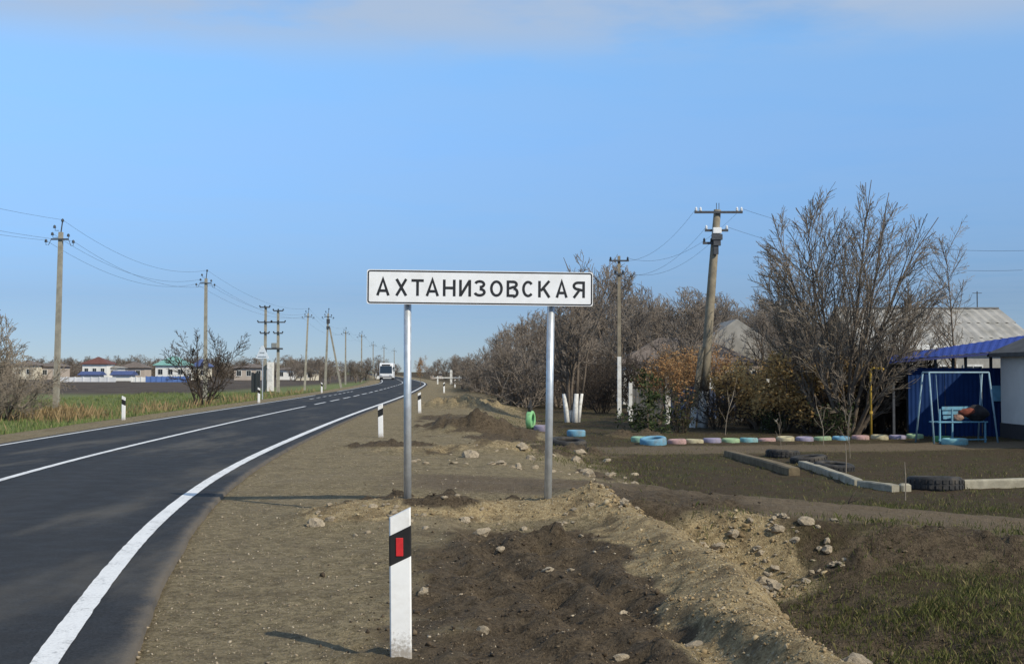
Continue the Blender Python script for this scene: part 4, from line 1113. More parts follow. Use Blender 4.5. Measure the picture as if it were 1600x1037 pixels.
# black tyres
tyre(foot(886, 29.8), 0.47, 0.30, M_RUBBER, 'big black truck tyre lying behind the right sign post', sink=0.03, tilt=(R(5), R(3), 0), name='truck_tyre')
tyre(foot(1458, 21.4), 0.47, 0.27, M_RUBBER, 'big black truck tyre lying between the concrete kerbs', sink=0.06, tilt=(R(-3), R(2), 0.4), name='truck_tyre')
for px, y, lb in ((1222, 29.2, 'black tyre lying behind the long beam, near the worn path'), (1262, 27.2, 'black tyre lying midway behind the concrete beams'), (1302, 25.2, 'black tyre lying behind the concrete kerb, in rough grass')):
    tyre(foot(px, y), 0.40, 0.22, M_RUBBER, lb, 'black tyres behind the beams', sink=0.05, tilt=(R(4), R(-3), px), name='car_tyre')
def beam(a, c, w, h, mat, label, cat, name, sink=0.04, bev=0.02, group=None):
    a, c = Vector(a), Vector(c); L = (c - a).length
    t = MB(); n = 5; rings = []
    d = (c - a).normalized(); s_ = Vector((-d.y, d.x, 0)).normalized()
    rg = random.Random(int(a.x * 100))
    for i in range(n + 1):
        p = a.lerp(c, i / n) + Vector((0, 0, -sink))
        j = lambda: rg.uniform(-0.008, 0.008)
        k_ = 0.93 if i in (0, n) else 1.0
        hw = w / 2 * k_
        rings.append([p + s_ * (-hw + j()), p + s_ * (-hw + j()) + Vector((0, 0, h * .85 + j())), p + s_ * (-hw * .8) + Vector((0, 0, h * k_ + j())),
                      p + s_ * (hw * .8) + Vector((0, 0, h * k_ + j())), p + s_ * (hw + j()) + Vector((0, 0, h * .85 + j())), p + s_ * (hw + j())])
    t.rings(rings)
    return tag(t.build(name, mat), label, cat, group)
M_TIMB = simple('old_timber', (0.15, 0.115, 0.068), 0.9, var=0.3, scale=5, bump=0.5, dirt=(0.06, 0.05, 0.03))
M_KERB = simple('kerb_concrete', (0.31, 0.285, 0.22), 0.9, var=0.2, scale=6, bump=0.4, dirt=(0.15, 0.13, 0.09), dirt_amt=0.6)
p1, p2 = foot(1137, 29.4), foot(1240, 24.0)
beam(p1, p2, 0.23, 0.18, M_TIMB, 'long weathered timber beam lying askew on the lawn', 'beam', 'timber_beam', 0.02)
beam(foot(1252, 26.2), foot(1340, 21.9), 0.17, 0.16, M_KERB, 'long grey concrete kerb in front of the black tyres', 'kerb', 'concrete_kerb', 0.03)
beam(foot(1343, 21.7), foot(1397, 20.8), 0.17, 0.15, M_KERB, 'short concrete kerb broken off at its end by the truck tyre', 'kerb', 'concrete_kerb', 0.03)
beam(foot(1502, 21.4), (11.2, 22.0, gz(11.2, 22.0)), 0.16, 0.19, M_KERB, 'pale concrete kerb running on past the truck tyre', 'kerb', 'concrete_kerb', 0.03)
mb = MB(); f_ = foot(1411, 21.0); mb.box((0, 0, 0.05), (0.20, 0.16, 0.17), 0.3, bev=0.03); tag(mb.build('concrete_lump', M_KERB, loc=f_), 'small broken concrete lump beside the truck tyre', 'concrete lump')

# swing bench
M_SWING = simple('swing_blue', (0.11, 0.27, 0.38), 0.6, var=0.12, scale=9, dirt=(0.14, 0.13, 0.12), dirt_amt=0.4)
M_SWINGW = simple('swing_pale', (0.20, 0.31, 0.38), 0.6, var=0.12, scale=9, dirt=(0.16, 0.15, 0.14), dirt_amt=0.4)
y0 = 35.2; f_ = foot(1493, y0)
t = thing('garden_swing', 'pale blue tubular garden swing with bench seat in front of the navy fence', 'swing', f_, R(14))
W_, Hh, D_ = 1.95, 2.02, 0.95
for s_ in (-1, 1):
    for d_ in (-1, 1):
        mb = MB(); mb.tube([(s_ * (W_ / 2 + 0.06), d_ * D_ / 2, -0.08), (s_ * W_ / 2, d_ * 0.16, Hh)], 0.026, 8); mb.build('leg', M_SWINGW, t, smooth=True)
    mb = MB(); mb.tube([(s_ * W_ / 2, -0.16, Hh), (s_ * W_ / 2, 0.16, Hh)], 0.026, 8); mb.build('top_link', M_SWINGW, t)
for d_ in (-0.16, 0.16):
    mb = MB(); mb.tube([(-W_ / 2, d_, Hh), (W_ / 2, d_, Hh)], 0.026, 8); mb.build('top_bar', M_SWINGW, t)
for s_ in (-0.72, 0.72):
    mb = MB(); mb.tube([(s_, -0.1, Hh - 0.02), (s_, -0.24, 0.62)], 0.010, 6); mb.build('hanger', M_SWINGW, t)
for i in range(4):
    mb = MB(); mb.box((0, -0.30 + i * 0.13, 0.60), (1.62, 0.10, 0.035), bev=0.008); mb.build('seat_slat', M_SWING, t)
for i in range(3):
    mb = MB(); mb.box((0.25, 0.20 + i * 0.03, 0.72 + i * 0.13), (1.1, 0.03, 0.10)); mb.build('back_slat', M_SWING, t)
for xx in (-0.75, -0.35, 0.72):
    mb = MB(); mb.tube([(xx, -0.32, -0.08), (xx, -0.32, 0.98 if xx < 0 else 0.6)], 0.03, 4, square=True); mb.build('bench_post', M_SWING, t)
mb = MB(); mb.tube([(-0.8, -0.33, 0.1), (0.76, -0.33, 0.1)], 0.02, 6); mb.build('foot_bar', M_SWING, t)
# rumpled bundle on the swing seat
def lump(seed, sx, sy, sz, n=3, amp=0.25):
    bm = bmesh.new(); bmesh.ops.create_icosphere(bm, subdivisions=n, radius=1.0)
    rg = np.random.default_rng(seed); off = rg.uniform(0, 50, 3)
    for v in bm.verts:
        c = v.co
        k_ = 1 + amp * float(fbm(np.array([c.x * 1.7 + off[0] + c.z]), np.array([c.y * 1.7 + off[1] - c.z * 1.3]), seed, 4)[0]) * 1.6
        v.co = Vector((c.x * sx, c.y * sy, c.z * sz)) * k_
    return bm
def bm_obj(bm, name, mat, parent=None, smooth=True):
    me = bpy.data.meshes.new(name); bm.to_mesh(me); bm.free()
    me.materials.append(mat)
    if smooth: me.polygons.foreach_set('use_smooth', [True] * len(me.polygons))
    o = bpy.data.objects.new(name, me); COL.objects.link(o)
    if parent: o.parent = parent
    return o
bt = thing('blanket_bundle', 'dark red and black rumpled bundle heaped on the swing seat', 'bundle', (f_.x + 0.42, f_.y - 0.06, f_.z + 0.62))
o = bm_obj(lump(4, 0.36, 0.18, 0.22), 'dark_blanket', simple('cloth_black', (0.022, 0.020, 0.022), 0.95, var=0.3, scale=8), bt); o.location = (0.14, 0, 0.22)
o = bm_obj(lump(9, 0.26, 0.16, 0.13), 'red_blanket', simple('cloth_red', (0.16, 0.045, 0.028), 0.95, var=0.3, scale=8), bt); o.location = (-0.10, -0.05, 0.26)
o = bm_obj(lump(12, 0.14, 0.10, 0.10), 'pale_cloth', simple('cloth_pale', (0.26, 0.16, 0.12), 0.95, var=0.3, scale=8), bt); o.location = (-0.40, -0.08, 0.10)
tyre(foot(1472, 35.6), 0.30, 0.2, pastel('leaf', (0.06, 0.30, 0.10)), 'dark green tyre lying under the swing seat', sink=0.03, name='painted_tyre', tread=False)
tyre(foot(1490, 34.3), 0.36, 0.2, pastel('aqua', (0.35, 0.55, 0.60)), 'pale aqua tyre lying in front of the swing', sink=0.03, name='painted_tyre', tread=False)

# yellow gas pipe
M_YEL = simple('pipe_yellow', (0.50, 0.33, 0.06), 0.55, var=0.15, scale=8, dirt=(0.2, 0.12, 0.04))
f_ = foot(1360, 38.3); ht = at_depth(1360, 575, 38.3).z - f_.z
t = thing('gas_pipe', 'yellow gas pipe bent over at the top among dark shrubs', 'pipe', f_)
mb = MB(); mb.tube([(0, 0, -0.2), (0, 0, ht - 0.1), (0.03, 0, ht - 0.03), (0.10, 0, ht), (0.34, 0, ht)], 0.036, 10); mb.build('riser', M_YEL, t, smooth=True)
mb = MB(); mb.tube([(0.34, 0, ht), (0.40, 0, ht - 0.03), (0.41, 0, ht - 0.12)], 0.036, 10); mb.build('elbow', M_YEL, t, smooth=True)
mb = MB(); mb.tube([(0, 0, 0.7), (0, 0, 0.78)], 0.055, 8); mb.build('flange', M_YEL, t)

# navy corrugated fence with posts and the blue canopy over it
def corr_sheet(x0, x1, z0, z1, pitch=0.14, dep=0.007):
    mb = MB(); n = max(2, int(round((x1 - x0) / pitch)) * 4); vs = []; fs = []
    for i in range(n + 1):
        x = x0 + (x1 - x0) * i / n; y = dep * (1 if (i % 4) in (1, 2) else -1)
        vs += [(x, y, z0), (x, y, z1)]
    for i in range(n): fs.append((2 * i, 2 * i + 2, 2 * i + 3, 2 * i + 1))
    mb.add(vs, fs); return mb
M_NAVY = simple('fence_navy', (0.010, 0.030, 0.105), 0.8, var=0.12, scale=2, spec=0.08)  # dark blue sheet, darkened further: yard shade put into its colour
M_CANOPY = simple('canopy_blue', (0.028, 0.055, 0.25), 0.7, var=0.08, scale=2, spec=0.1)
fy = 38.7
t = thing('sheet_fence', 'navy corrugated sheet fence behind the garden swing', 'fence', (13.0, fy, -0.5))
xs0 = 12.6
while xs0 < 16.4:
    corr_sheet(xs0, xs0 + 1.15, -0.05, 2.16).build('sheet', M_NAVY, t, loc=(-13.0, 0, 0)); 
    mb = MB(); mb.box((xs0 - 13.0 + 1.16, 0.09, 1.05), (0.06, 0.06, 2.3)); mb.build('post', M_STEEL, t)
    xs0 += 1.17
mb = MB(); mb.box((15.45 - 13.0, -0.06, 1.35), (0.42, 0.05, 0.5), bev=0.01); tag(mb.build('notice_plate', simple('plate_blue', (0.16, 0.36, 0.50), 0.5), t), 'light blue plate fixed to the fence')
t = thing('canopy', 'sloping blue metal canopy roof above the navy fence', 'canopy', (14.0, 40.0, -0.5))
mb = MB(); A = at_depth(1388, 563, 38.3); B = at_depth(1600, 545, 38.3); C_ = at_depth(1612, 522, 41.6); D = at_depth(1386, 556, 41.6)
vs = []; fs = []; n = 72
for i in range(n + 1):
    q = i / n; dz = 0.007 * (1 if (i % 4) in (1, 2) else -1)
    a, c = A.lerp(B, q), D.lerp(C_, q)
    vs += [(a.x - 14, a.y - 40, a.z + 0.5 + dz), (c.x - 14, c.y - 40, c.z + 0.5 + dz)]
for i in range(n): fs.append((2 * i, 2 * i + 2, 2 * i + 3, 2 * i + 1))
mb.add(vs, fs); mb.build('roof_sheet', M_CANOPY, t)
mb = MB(); mb.tube([A - Vector((14, 40, -0.44)) , B - Vector((14, 40, -0.44))], 0.05, 4, square=True); mb.build('front_beam', simple('beam_blue', (0.02, 0.03, 0.13), 0.6), t)
mb = MB(); mb.tube([D - Vector((14, 40, -0.44)) , C_ - Vector((14, 40, -0.44))], 0.05, 4, square=True); mb.build('rear_beam', M_STEEL, t)
for px in (1405, 1428, 1449, 1472, 1500, 1520, 1560):
    q = (px - 1388) / 212.0
    for a, c in ((A, B),):
        p = a.lerp(c, q); g0 = gz(p.x, p.y + .6)
        mb = MB(); mb.box((p.x - 14, p.y - 40 + 0.62, (p.z - 0.02 + g0) / 2 + 0.5), (0.075, 0.075, p.z - g0 - 0.06)); mb.build('post', M_STEEL, t)

# ------------------------------------------------------------------ houses
GLASS = glass_material('window_glass')
def house(name, label, loc, w, d, h, rh, wall, roof, rz=0, hip=True, ov=0.35, windows=(), door=None, plinth=None, cat='house', group=None, frame=None, ridge_along='x', chimney=None):
    t = thing(name, label, cat, loc, rz, group)
    mb = MB(); mb.box((0, 0, h / 2 - 0.15), (w, d, h + 0.3)); wo = mb.build('wall', wall, t)
    if plinth: mb = MB(); mb.box((0, 0, 0.1), (w + 0.06, d + 0.06, 0.7)); mb.build('plinth', plinth, t)
    X, Y = w / 2 + ov, d / 2 + ov
    mb = MB(); zr = h + rh
    if ridge_along == 'x':
        e = min(Y, X * 0.98) if hip else 0.0
        r1, r2 = (-X + e, 0, zr), (X - e, 0, zr)
    else:
        e = min(X, Y * 0.98) if hip else 0.0
        r1, r2 = (0, -Y + e, zr), (0, Y - e, zr)
    vs = [(-X, -Y, h), (X, -Y, h), (X, Y, h), (-X, Y, h), r1, r2, (-X, -Y, h - 0.12), (X, -Y, h - 0.12), (X, Y, h - 0.12), (-X, Y, h - 0.12)]
    if ridge_along == 'x': fs = [(0, 1, 5, 4), (1, 2, 5), (2, 3, 4, 5), (3, 0, 4)]
    else: fs = [(1, 2, 5, 4), (0, 1, 4), (3, 0, 4, 5), (2, 3, 5)]
    fs += [(6, 7, 1, 0), (7, 8, 2, 1), (8, 9, 3, 2), (9, 6, 0, 3), (9, 8, 7, 6)]
    mb.add(vs, fs); ro = mb.build('roof', roof, t)
    if chimney:
        mb = MB(); mb.box((chimney[0], chimney[1], zr - 0.1), (0.5, 0.5, 1.3)); mb.build('chimney', simple('chimney_white', (0.68, 0.68, 0.68), 0.8), ro)
    fm = frame or M_WHITEW
    for (x, z, ww, wh) in windows:
        mb = MB(); mb.box((x, -d / 2 - 0.01, z), (ww + 0.2, 0.06, wh + 0.2)); wi = mb.build('window', fm, t)
        for s_ in (-1, 1):
            mb = MB(); mb.box((x + s_ * ww / 4, -d / 2 - 0.045, z), (ww / 2 - 0.05, 0.02, wh)); mb.build('pane', GLASS, wi)
    if door:
        mb = MB(); mb.box((door[0], -d / 2 - 0.02, 1.0), (0.95, 0.08, 2.05)); mb.build('door', simple('door_brown', (0.10, 0.06, 0.04), 0.6), t)
    return t
M_WALLW = simple('wall_white', (0.72, 0.72, 0.70), 0.85, var=0.07, scale=0.9, dirt=(0.5, 0.48, 0.44), dirt_amt=0.4)
M_WALLC = simple('wall_cream', (0.62, 0.57, 0.46), 0.85, var=0.08, scale=0.8, dirt=(0.4, 0.36, 0.3))
M_WALLP = simple('wall_pink', (0.42, 0.36, 0.31), 0.85, var=0.08, scale=0.8, dirt=(0.36, 0.3, 0.26))
M_ROOFR = simple('roof_darkred', (0.13, 0.055, 0.045), 0.7, var=0.15, scale=1.5)
M_ROOFB = simple('roof_brown', (0.14, 0.115, 0.10), 0.8, var=0.2, scale=1.5)
M_ROOFT = simple('roof_turquoise', (0.17, 0.34, 0.31), 0.7, var=0.1, scale=1.5)
M_ROOFN = simple('roof_navy', (0.06, 0.085, 0.20), 0.6, var=0.1, scale=1.5)  # navy greyed and lightened: distance haze put into the roof colour
M_SLATE = simple('roof_slate', (0.30, 0.29, 0.27), 0.9, var=0.2, scale=1.2, bump=0.3, dirt=(0.18, 0.17, 0.14), dirt_amt=0.6)
M_DKPL = simple('plinth_dark', (0.05, 0.05, 0.055), 0.9)
# house at the right edge: its left wall faces the yard
house('white_house', 'white rendered house with grey hipped roof beside the navy fence', (18.9, 34.4, -0.5), 7.2, 7.4, 2.62, 2.2, M_WALLW, simple('roof_grey', (0.10, 0.10, 0.10), 0.85, var=0.2, scale=2), plinth=M_DKPL, windows=((-1.5, 1.5, 1.3, 1.3), (1.4, 1.5, 1.3, 1.3)), door=(2.9,), ov=0.3)
# long barn with slate roof
bt_ = thing('barn', 'long barn with pale grey slate roof rising behind the blue canopy', 'barn', (21.5, 62, -0.5))
mb = MB(); mb.box((1.2, 4, 1.6), (10.6, 8, 3.6)); mb.build('wall', simple('barn_wall', (0.30, 0.29, 0.27), 0.9), bt_)
zr = at_depth(1500, 483, 66).z + 0.5; ze = at_depth(1500, 541, 62).z + 0.5
x0, x1 = at_depth(1335, 483, 62).x - 21.5, at_depth(1560, 483, 66).x - 21.5; x2 = at_depth(1592, 541, 62).x - 21.5 + 1.2
nr = 5; rows = []
for r_ in range(nr):
    q0, q1 = r_ / nr, (r_ + 1) / nr
    zz0, zz1 = ze + (zr - ze) * q0, ze + (zr - ze) * q1 + 0.03
    yy0, yy1 = -0.3 + 4.3 * q0, -0.3 + 4.3 * q1
    xa, xb = x2 + (x1 - x2) * q0, x2 + (x1 - x2) * q1
    mb = MB(); n = int((xa - x0) / 0.25); vs = []; fs = []
    for i in range(n + 1):
        f = i / n; dz = 0.025 * math.cos(i * math.pi)
        vs += [(x0 + (xa - x0) * f, yy0, zz0 + dz + 0.03), (x0 + (xb - x0) * f, yy1, zz1 + dz)]
    for i in range(n): fs.append((2 * i, 2 * i + 2, 2 * i + 3, 2 * i + 1))
    mb.add(vs, fs); mb.build('slate_course', M_SLATE, bt_)
mb = MB(); mb.add([(x2, -0.3, ze), (x2, 8.3, ze), (x1, 4, zr)], [(0, 1, 2)]); mb.add([(x0, 8.3, ze), (x2, 8.3, ze), (x1, 4, zr), (x0, 4, zr)], [(0, 1, 2, 3)]); mb.build('hip_end', M_SLATE, bt_)
mb = MB(); mb.tube([(x0, 4, zr + 0.03), (x1, 4, zr + 0.03)], 0.09, 6); mb.build('ridge_cap', simple('ridge_dark', (0.12, 0.12, 0.12), 0.8), bt_)
mb = MB(); mb.box(((x0 + x2) / 2, -0.36, ze - 0.06), (x2 - x0, 0.06, 0.24)); mb.build('fascia', M_WALLW, bt_)
for px in (1355, 1395, 1440, 1480, 1520):
    xx = at_depth(px, 560, 62).x - 21.5
    mb = MB(); mb.box((xx, -0.03, 1.9), (1.0, 0.08, 1.0)); wi = mb.build('window', M_WHITEW, bt_)
    for s_ in (-1, 1):
        mb = MB(); mb.box((xx + s_ * 0.23, -0.08, 1.9), (0.4, 0.03, 0.8)); mb.build('pane', GLASS, wi)
xx = at_depth(1527, 480, 66).x - 21.5; zz = at_depth(1527, 455, 66).z + 0.5
mb = MB(); mb.tube([(xx, 4, zr - 0.2), (xx, 4, zz)], 0.03, 5); mb.box((xx, 4, zz - 0.1), (0.5, 0.03, 0.03)); mb.build('antenna', M_STEEL, bt_)
c = at_depth(1412, 475, 72)
house('gabled_house', 'small white gabled house peeping over the barn through the branches', (c.x, 76, -0.5), 6, 5, 3.2, c.z + 0.5 - 3.2, M_WALLW, M_SLATE, hip=False, ridge_along='y')
# pale house behind the leaning pole
c = at_depth(1150, 496, 78); c.x *= 66 / 78
house('pale_house', 'pale pink house with grey roof behind the leaning pole', (c.x * 78 / 66, 81, -0.5), 6.6, 6, 2.9, c.z - 2.5, M_WALLP, M_SLATE, hip=False, ridge_along='y', windows=((-1.3, 1.5, 1.1, 1.2), (1.3, 1.5, 1.1, 1.2)), frame=M_WHITEW)
c = at_depth(1080, 560, 74)
house('white_cottage', 'low white cottage half hidden behind the russet trees', (c.x, 78, -0.5), 8, 5, 2.6, 1.6, M_WALLW, M_ROOFB, windows=((-2.4, 1.4, 1.1, 1.1), (0, 1.4, 1.1, 1.1), (2.4, 1.4, 1.1, 1.1)))
# garden fence of dark sheets with white posts
t = thing('garden_fence', 'dark garden fence of sheet panels between white posts behind the shrubs', 'fence', (6.0, 50.0, -0.5))
x = at_depth(985, 600, 50).x
i = 0
M_FENCEB = simple('fence_bluegrey', (0.045, 0.065, 0.12), 0.7, var=0.2, scale=1.5)
M_FENCEG = simple('fence_grey', (0.10, 0.10, 0.10), 0.8, var=0.2, scale=1.5)
while x < 17:
    corr_sheet(x - 6.0 + 0.08, x - 6.0 + 1.42, 0.1, 1.35 + 0.08 * (i % 2), 0.2).build('panel', M_FENCEB if i % 3 else M_FENCEG, t)
    mb = MB(); mb.box((x - 6.0, -0.02, 0.70), (0.14, 0.14, 1.75)); mb.build('post', M_WHITEW if i % 2 == 0 else M_FENCEG, t)
    x += 1.5; i += 1
# low white rail and pillars far along the shoulder
t = thing('rail_fence', 'low white rail on short posts beyond the tan earth heap', 'fence', foot(712, 150))
f0 = foot(712, 150)
for px in (684, 705, 718, 733, 747):
    p = foot(px, 150) - f0
    hh = 1.75 if px == 705 else (1.5 if px == 733 else 1.0)
    mb = MB(); mb.box((p.x, 0, p.z + hh / 2 - 0.1), (0.28 if hh > 1.2 else 0.16, 0.2, hh + 0.2)); mb.build('post', M_WHITEW, t)
mb = MB(); mb.box((0.1, -0.12, 0.80), (5.2, 0.06, 0.14)); mb.build('rail', M_WHITEW, t)
GP_ = 'pale posts in front of the thicket'
for px, y in ((830, 84), (812, 88), (983, 62), (1043, 47), (1012, 64)):
    f_ = foot(px, y); mb = MB(); mb.rings([[(sx * k_, sy * k_, z_) for sx, sy in ((-.1, -.1), (.1, -.1), (.1, .1), (-.1, .1))] for z_, k_ in ((-0.2, 1), (1.75, 0.95), (1.85, 0.5))])
    tag(mb.build('gate_post', M_WHITEW, loc=f_), 'short whitewashed post in front of the bare thicket', 'post', GP_)

# far houses beyond the left field
def far_box(px0, px1, y, ptop, wall, roof, rh_px, label, name='far_house', hip=True, d=6.0, rz=0.0, win=2, plus=0.0, ridge='x'):
    k_ = y / FPX; w = (px1 - px0) * k_; c = (px0 + px1) / 2
    f_ = foot(c, y); h = at_depth(c, ptop, y).z - f_.z
    ws = [((i + 0.5) / win * w - w / 2, h * 0.55, min(1.1, w / win * 0.45), min(1.2, h * 0.4)) for i in range(win)] if win else ()
    return house(name, label, (f_.x, y + d / 2, f_.z), w, d, h, rh_px * k_, wall, roof, rz, hip, 0.5, ws, ridge_along=ridge)
far_box(129, 167, 300, 568, M_WALLW, M_ROOFR, 11, 'white house with dark red hipped roof beyond the ploughed field', win=3)
far_box(164, 184, 303, 574, M_WALLW, M_SLATE, 3, 'white annex against the house with dark red roof', win=1)
far_box(243, 290, 285, 570, M_WALLW, M_ROOFT, 14, 'white house with turquoise roof behind the blue fence', win=3)
far_box(300, 322, 300, 572, M_WALLC, M_ROOFN, 12, 'cream house with navy roof behind the small bare tree', win=2)
far_box(62, 96, 310, 572, M_WALLP, M_ROOFB, 7, 'pink walled house with brown roof behind the tall concrete pole', win=2)
far_box(20, 54, 305, 570, M_WALLC, M_ROOFB, 8, 'cream house with brown roof behind the tangled bush', win=2)
far_box(186, 226, 315, 574, M_WALLP, M_ROOFB, 9, 'brown roofed house between the white house and the turquoise one', win=2)
far_box(366, 412, 290, 574, M_WALLP, M_ROOFB, 6, 'long pink house with brown roof left of the transformer cabinet', win=3)
far_box(432, 462, 300, 577, M_WALLW, M_ROOFB, 4, 'low white house behind the transformer poles', win=2)
far_box(462, 492, 280, 580, M_WALLC, M_SLATE, 5, 'low cream house with slate roof near the far guide post', win=2)
far_box(586, 612, 262, 577, M_WALLW, M_SLATE, 8, 'white house with pale roof behind the bus', win=2)
far_box(672, 690, 330, 583, M_WALLP, M_SLATE, 4, 'hazy pinkish house closing the road view', win=1)
far_box(126, 153, 262, 585, M_WALLW, M_ROOFN, 5, 'low shed with navy roof in front of the dark red roofed house', name='far_shed', hip=False, win=0, d=4)
far_box(176, 203, 266, 585, M_WALLW, M_ROOFN, 6, 'white garage with navy roof beside the pale yard wall', name='far_shed', hip=False, win=0, d=4)
def wall_run(px0, px1, y, ptop, mat, label, name, cat, npan):
    f0 = foot(px0, y); f1 = foot(px1, y); t = thing(name, label, cat, f0)
    for i in range(npan):
        a, c = f0.lerp(f1, i / npan), f0.lerp(f1, (i + 1) / npan); w = c.x - a.x
        h = at_depth((px0 + px1) / 2, ptop, y).z - f0.z
        mb = MB(); mb.box((a.x - f0.x + w / 2, 0, h / 2 - 0.1), (w - 0.12, 0.1, h + 0.2)); mb.build('panel', mat, t)
        mb = MB(); mb.box((a.x - f0.x, -0.03, h / 2 - 0.07), (0.22, 0.22, h + 0.3)); mb.build('post', mat, t)
wall_run(92, 182, 238, 589, simple('yard_wall', (0.60, 0.61, 0.63), 0.85, var=0.1, scale=0.6), 'pale grey yard wall along the far side of the ploughed field', 'yard_wall', 'wall', 7)
wall_run(206, 229, 240, 589, M_WALLW, 'short white gate wall next to the blue fence', 'gate_wall', 'wall', 3)
wall_run(229, 296, 236, 588, simple('fence_blue', (0.10, 0.18, 0.42), 0.5, var=0.1, scale=0.6), 'blue sheet fence in front of the turquoise roofed house', 'sheet_fence', 'fence', 8)
wall_run(395, 408, 120, 583, simple('gate_dark', (0.03, 0.035, 0.04), 0.6), 'dark metal gate left of the transformer cabinet', 'metal_gate', 'gate', 2)
# bus
by = 228; f_ = foot(605, by); f_.z = float(road_z(-5)) 
t = thing('bus', 'white bus with dark windscreen coming along the far road', 'bus', f_, R(3))
M_BUS = simple('bus_white', (0.74, 0.75, 0.77), 0.35, var=0.04, scale=1, spec=0.5)
mb = MB(); prof = [(-4.0, 0.35), (-4.05, 1.1), (-3.95, 2.2), (-3.75, 2.95), (-3.5, 3.05), (3.8, 3.05), (4.0, 2.9), (4.05, 0.35)]
W_ = 1.22
def brow(x, k_): return [(x, y_ * (1 if k_ == 1 else 0.985), z_ if z_ < 2.9 else z_ - (1 - k_) * 1.2) for y_, z_ in prof]
mb.rings([brow(-W_, 0.94), brow(-W_ + 0.1, 1), brow(W_ - 0.1, 1), brow(W_, 0.94)])
bd_ = mb.build('body', M_BUS, t)
mb = MB(); mb.add([(-1.12, -4.09, 1.15), (1.12, -4.09, 1.15), (1.08, -3.94, 2.5), (-1.08, -3.94, 2.5)], [(0, 1, 2, 3)]); mb.build('windscreen', GLASS, t)
mb = MB(); mb.box((0, -3.86, 2.68), (1.5, 0.1, 0.24)); mb.build('route_board', M_POSTK, t)
for s_ in (-1, 1):
    mb = MB(); mb.box((s_ * 0.85, -4.09, 0.85), (0.34, 0.06, 0.2), bev=0.02); mb.build('headlight', simple('lamp_glass', (0.6, 0.62, 0.65), 0.15), t)
    for yy in (-2.4, 2.3):
        mb = MB(); mb.lathe([(0.2, -0.13), (0.46, -0.13), (0.48, -0.08), (0.48, 0.08), (0.46, 0.13), (0.2, 0.13)], (s_ * 1.08, yy, 0.44), 16, axis='X'); wh = mb.build('wheel', M_RUBBER, t)
        mb = MB(); mb.lathe([(0.05, -0.14), (0.24, -0.135), (0.24, 0.135), (0.05, 0.14)], (s_ * 1.08, yy, 0.44), 12, axis='X'); mb.build('rim', M_GALV, wh)
    for k_ in range(5):
        mb = MB(); mb.box((s_ * 1.225, -2.9 + k_ * 1.45, 1.95), (0.02, 1.3, 0.9)); mb.build('window', GLASS, t)
    mb = MB(); mb.box((s_ * 1.38, -4.05, 2.1), (0.18, 0.1, 0.4), bev=0.02); mb.build('mirror', M_POSTK, t)
mb = MB(); mb.box((0, -4.08, 0.52), (2.36, 0.12, 0.26)); mb.build('bumper', simple('bumper_grey', (0.2, 0.2, 0.21), 0.6), t)

# ------------------------------------------------------------------ stones, clods, pebbles
def rock_mesh(seed, flat=0.7, amp=0.3, sub=1, name='stone', mat=None):
    bm = lump(seed, 1.0, 0.85, flat, sub, amp); me = bpy.data.meshes.new(name); bm.to_mesh(me); bm.free()
    me.materials.append(mat or M_STONE); return me
rocks = [rock_mesh(200 + i, 0.55 + 0.1 * (i % 4), 0.45, 2) for i in range(7)]
rgs = random.Random(31)
def put_stone(x, y, s_):
    o = bpy.data.objects.new('stone', rgs.choice(rocks)); COL.objects.link(o); o.parent = ground
    o.location = (x, y, gz(x, y) + s_ * 0.12); o.scale = (s_, s_ * rgs.uniform(0.75, 1.1), s_ * rgs.uniform(0.7, 1)); o.rotation_euler = (rgs.uniform(-.3, .3), rgs.uniform(-.3, .3), rgs.uniform(0, 6.28))
for _ in range(190):                                     # rubble slope of the track
    q = rgs.random(); put_stone(1.2 + 2.1 * q + rgs.gauss(0, 0.15), 12.5 + 1.2 * rgs.random() + 0.10 * q, min(0.085, 0.022 + rgs.expovariate(42)))
for _ in range(50):                                      # strip of stones in front of the sign
    put_stone(rgs.uniform(-2.2, 1.5), rgs.gauss(12.6, 0.3), min(0.09, 0.022 + rgs.expovariate(60)))
for px, py, s_ in ((505, 0, 0),): pass
for x, y, s_ in ((-0.75, 22.4, 0.15), (0.35, 22.9, 0.10), (1.3, 24.8, 0.14), (1.55, 27.8, 0.16), (2.1, 27.0, 0.12), (1.35, 21.5, 0.12), (-0.2, 20.8, 0.1), (0.1, 20.6, 0.09), (2.65, 8.45, 0.16), (2.45, 8.7, 0.1), (2.85, 8.8, 0.09), (0.62, 7.0, 0.045), (-0.18, 7.4, 0.04), (0.75, 8.2, 0.055), (1.05, 7.1, 0.06), (0.95, 7.25, 0.04), (0.28, 9.6, 0.05), (-0.62, 8.6, 0.04), (-0.1, 10.9, 0.05), (0.5, 10.2, 0.05)):
    put_stone(x, y, s_)
for _ in range(36):
    put_stone(rgs.uniform(-2.0, 2.4), rgs.uniform(19.4, 24.5), 0.03 + min(0.10, rgs.expovariate(35)))

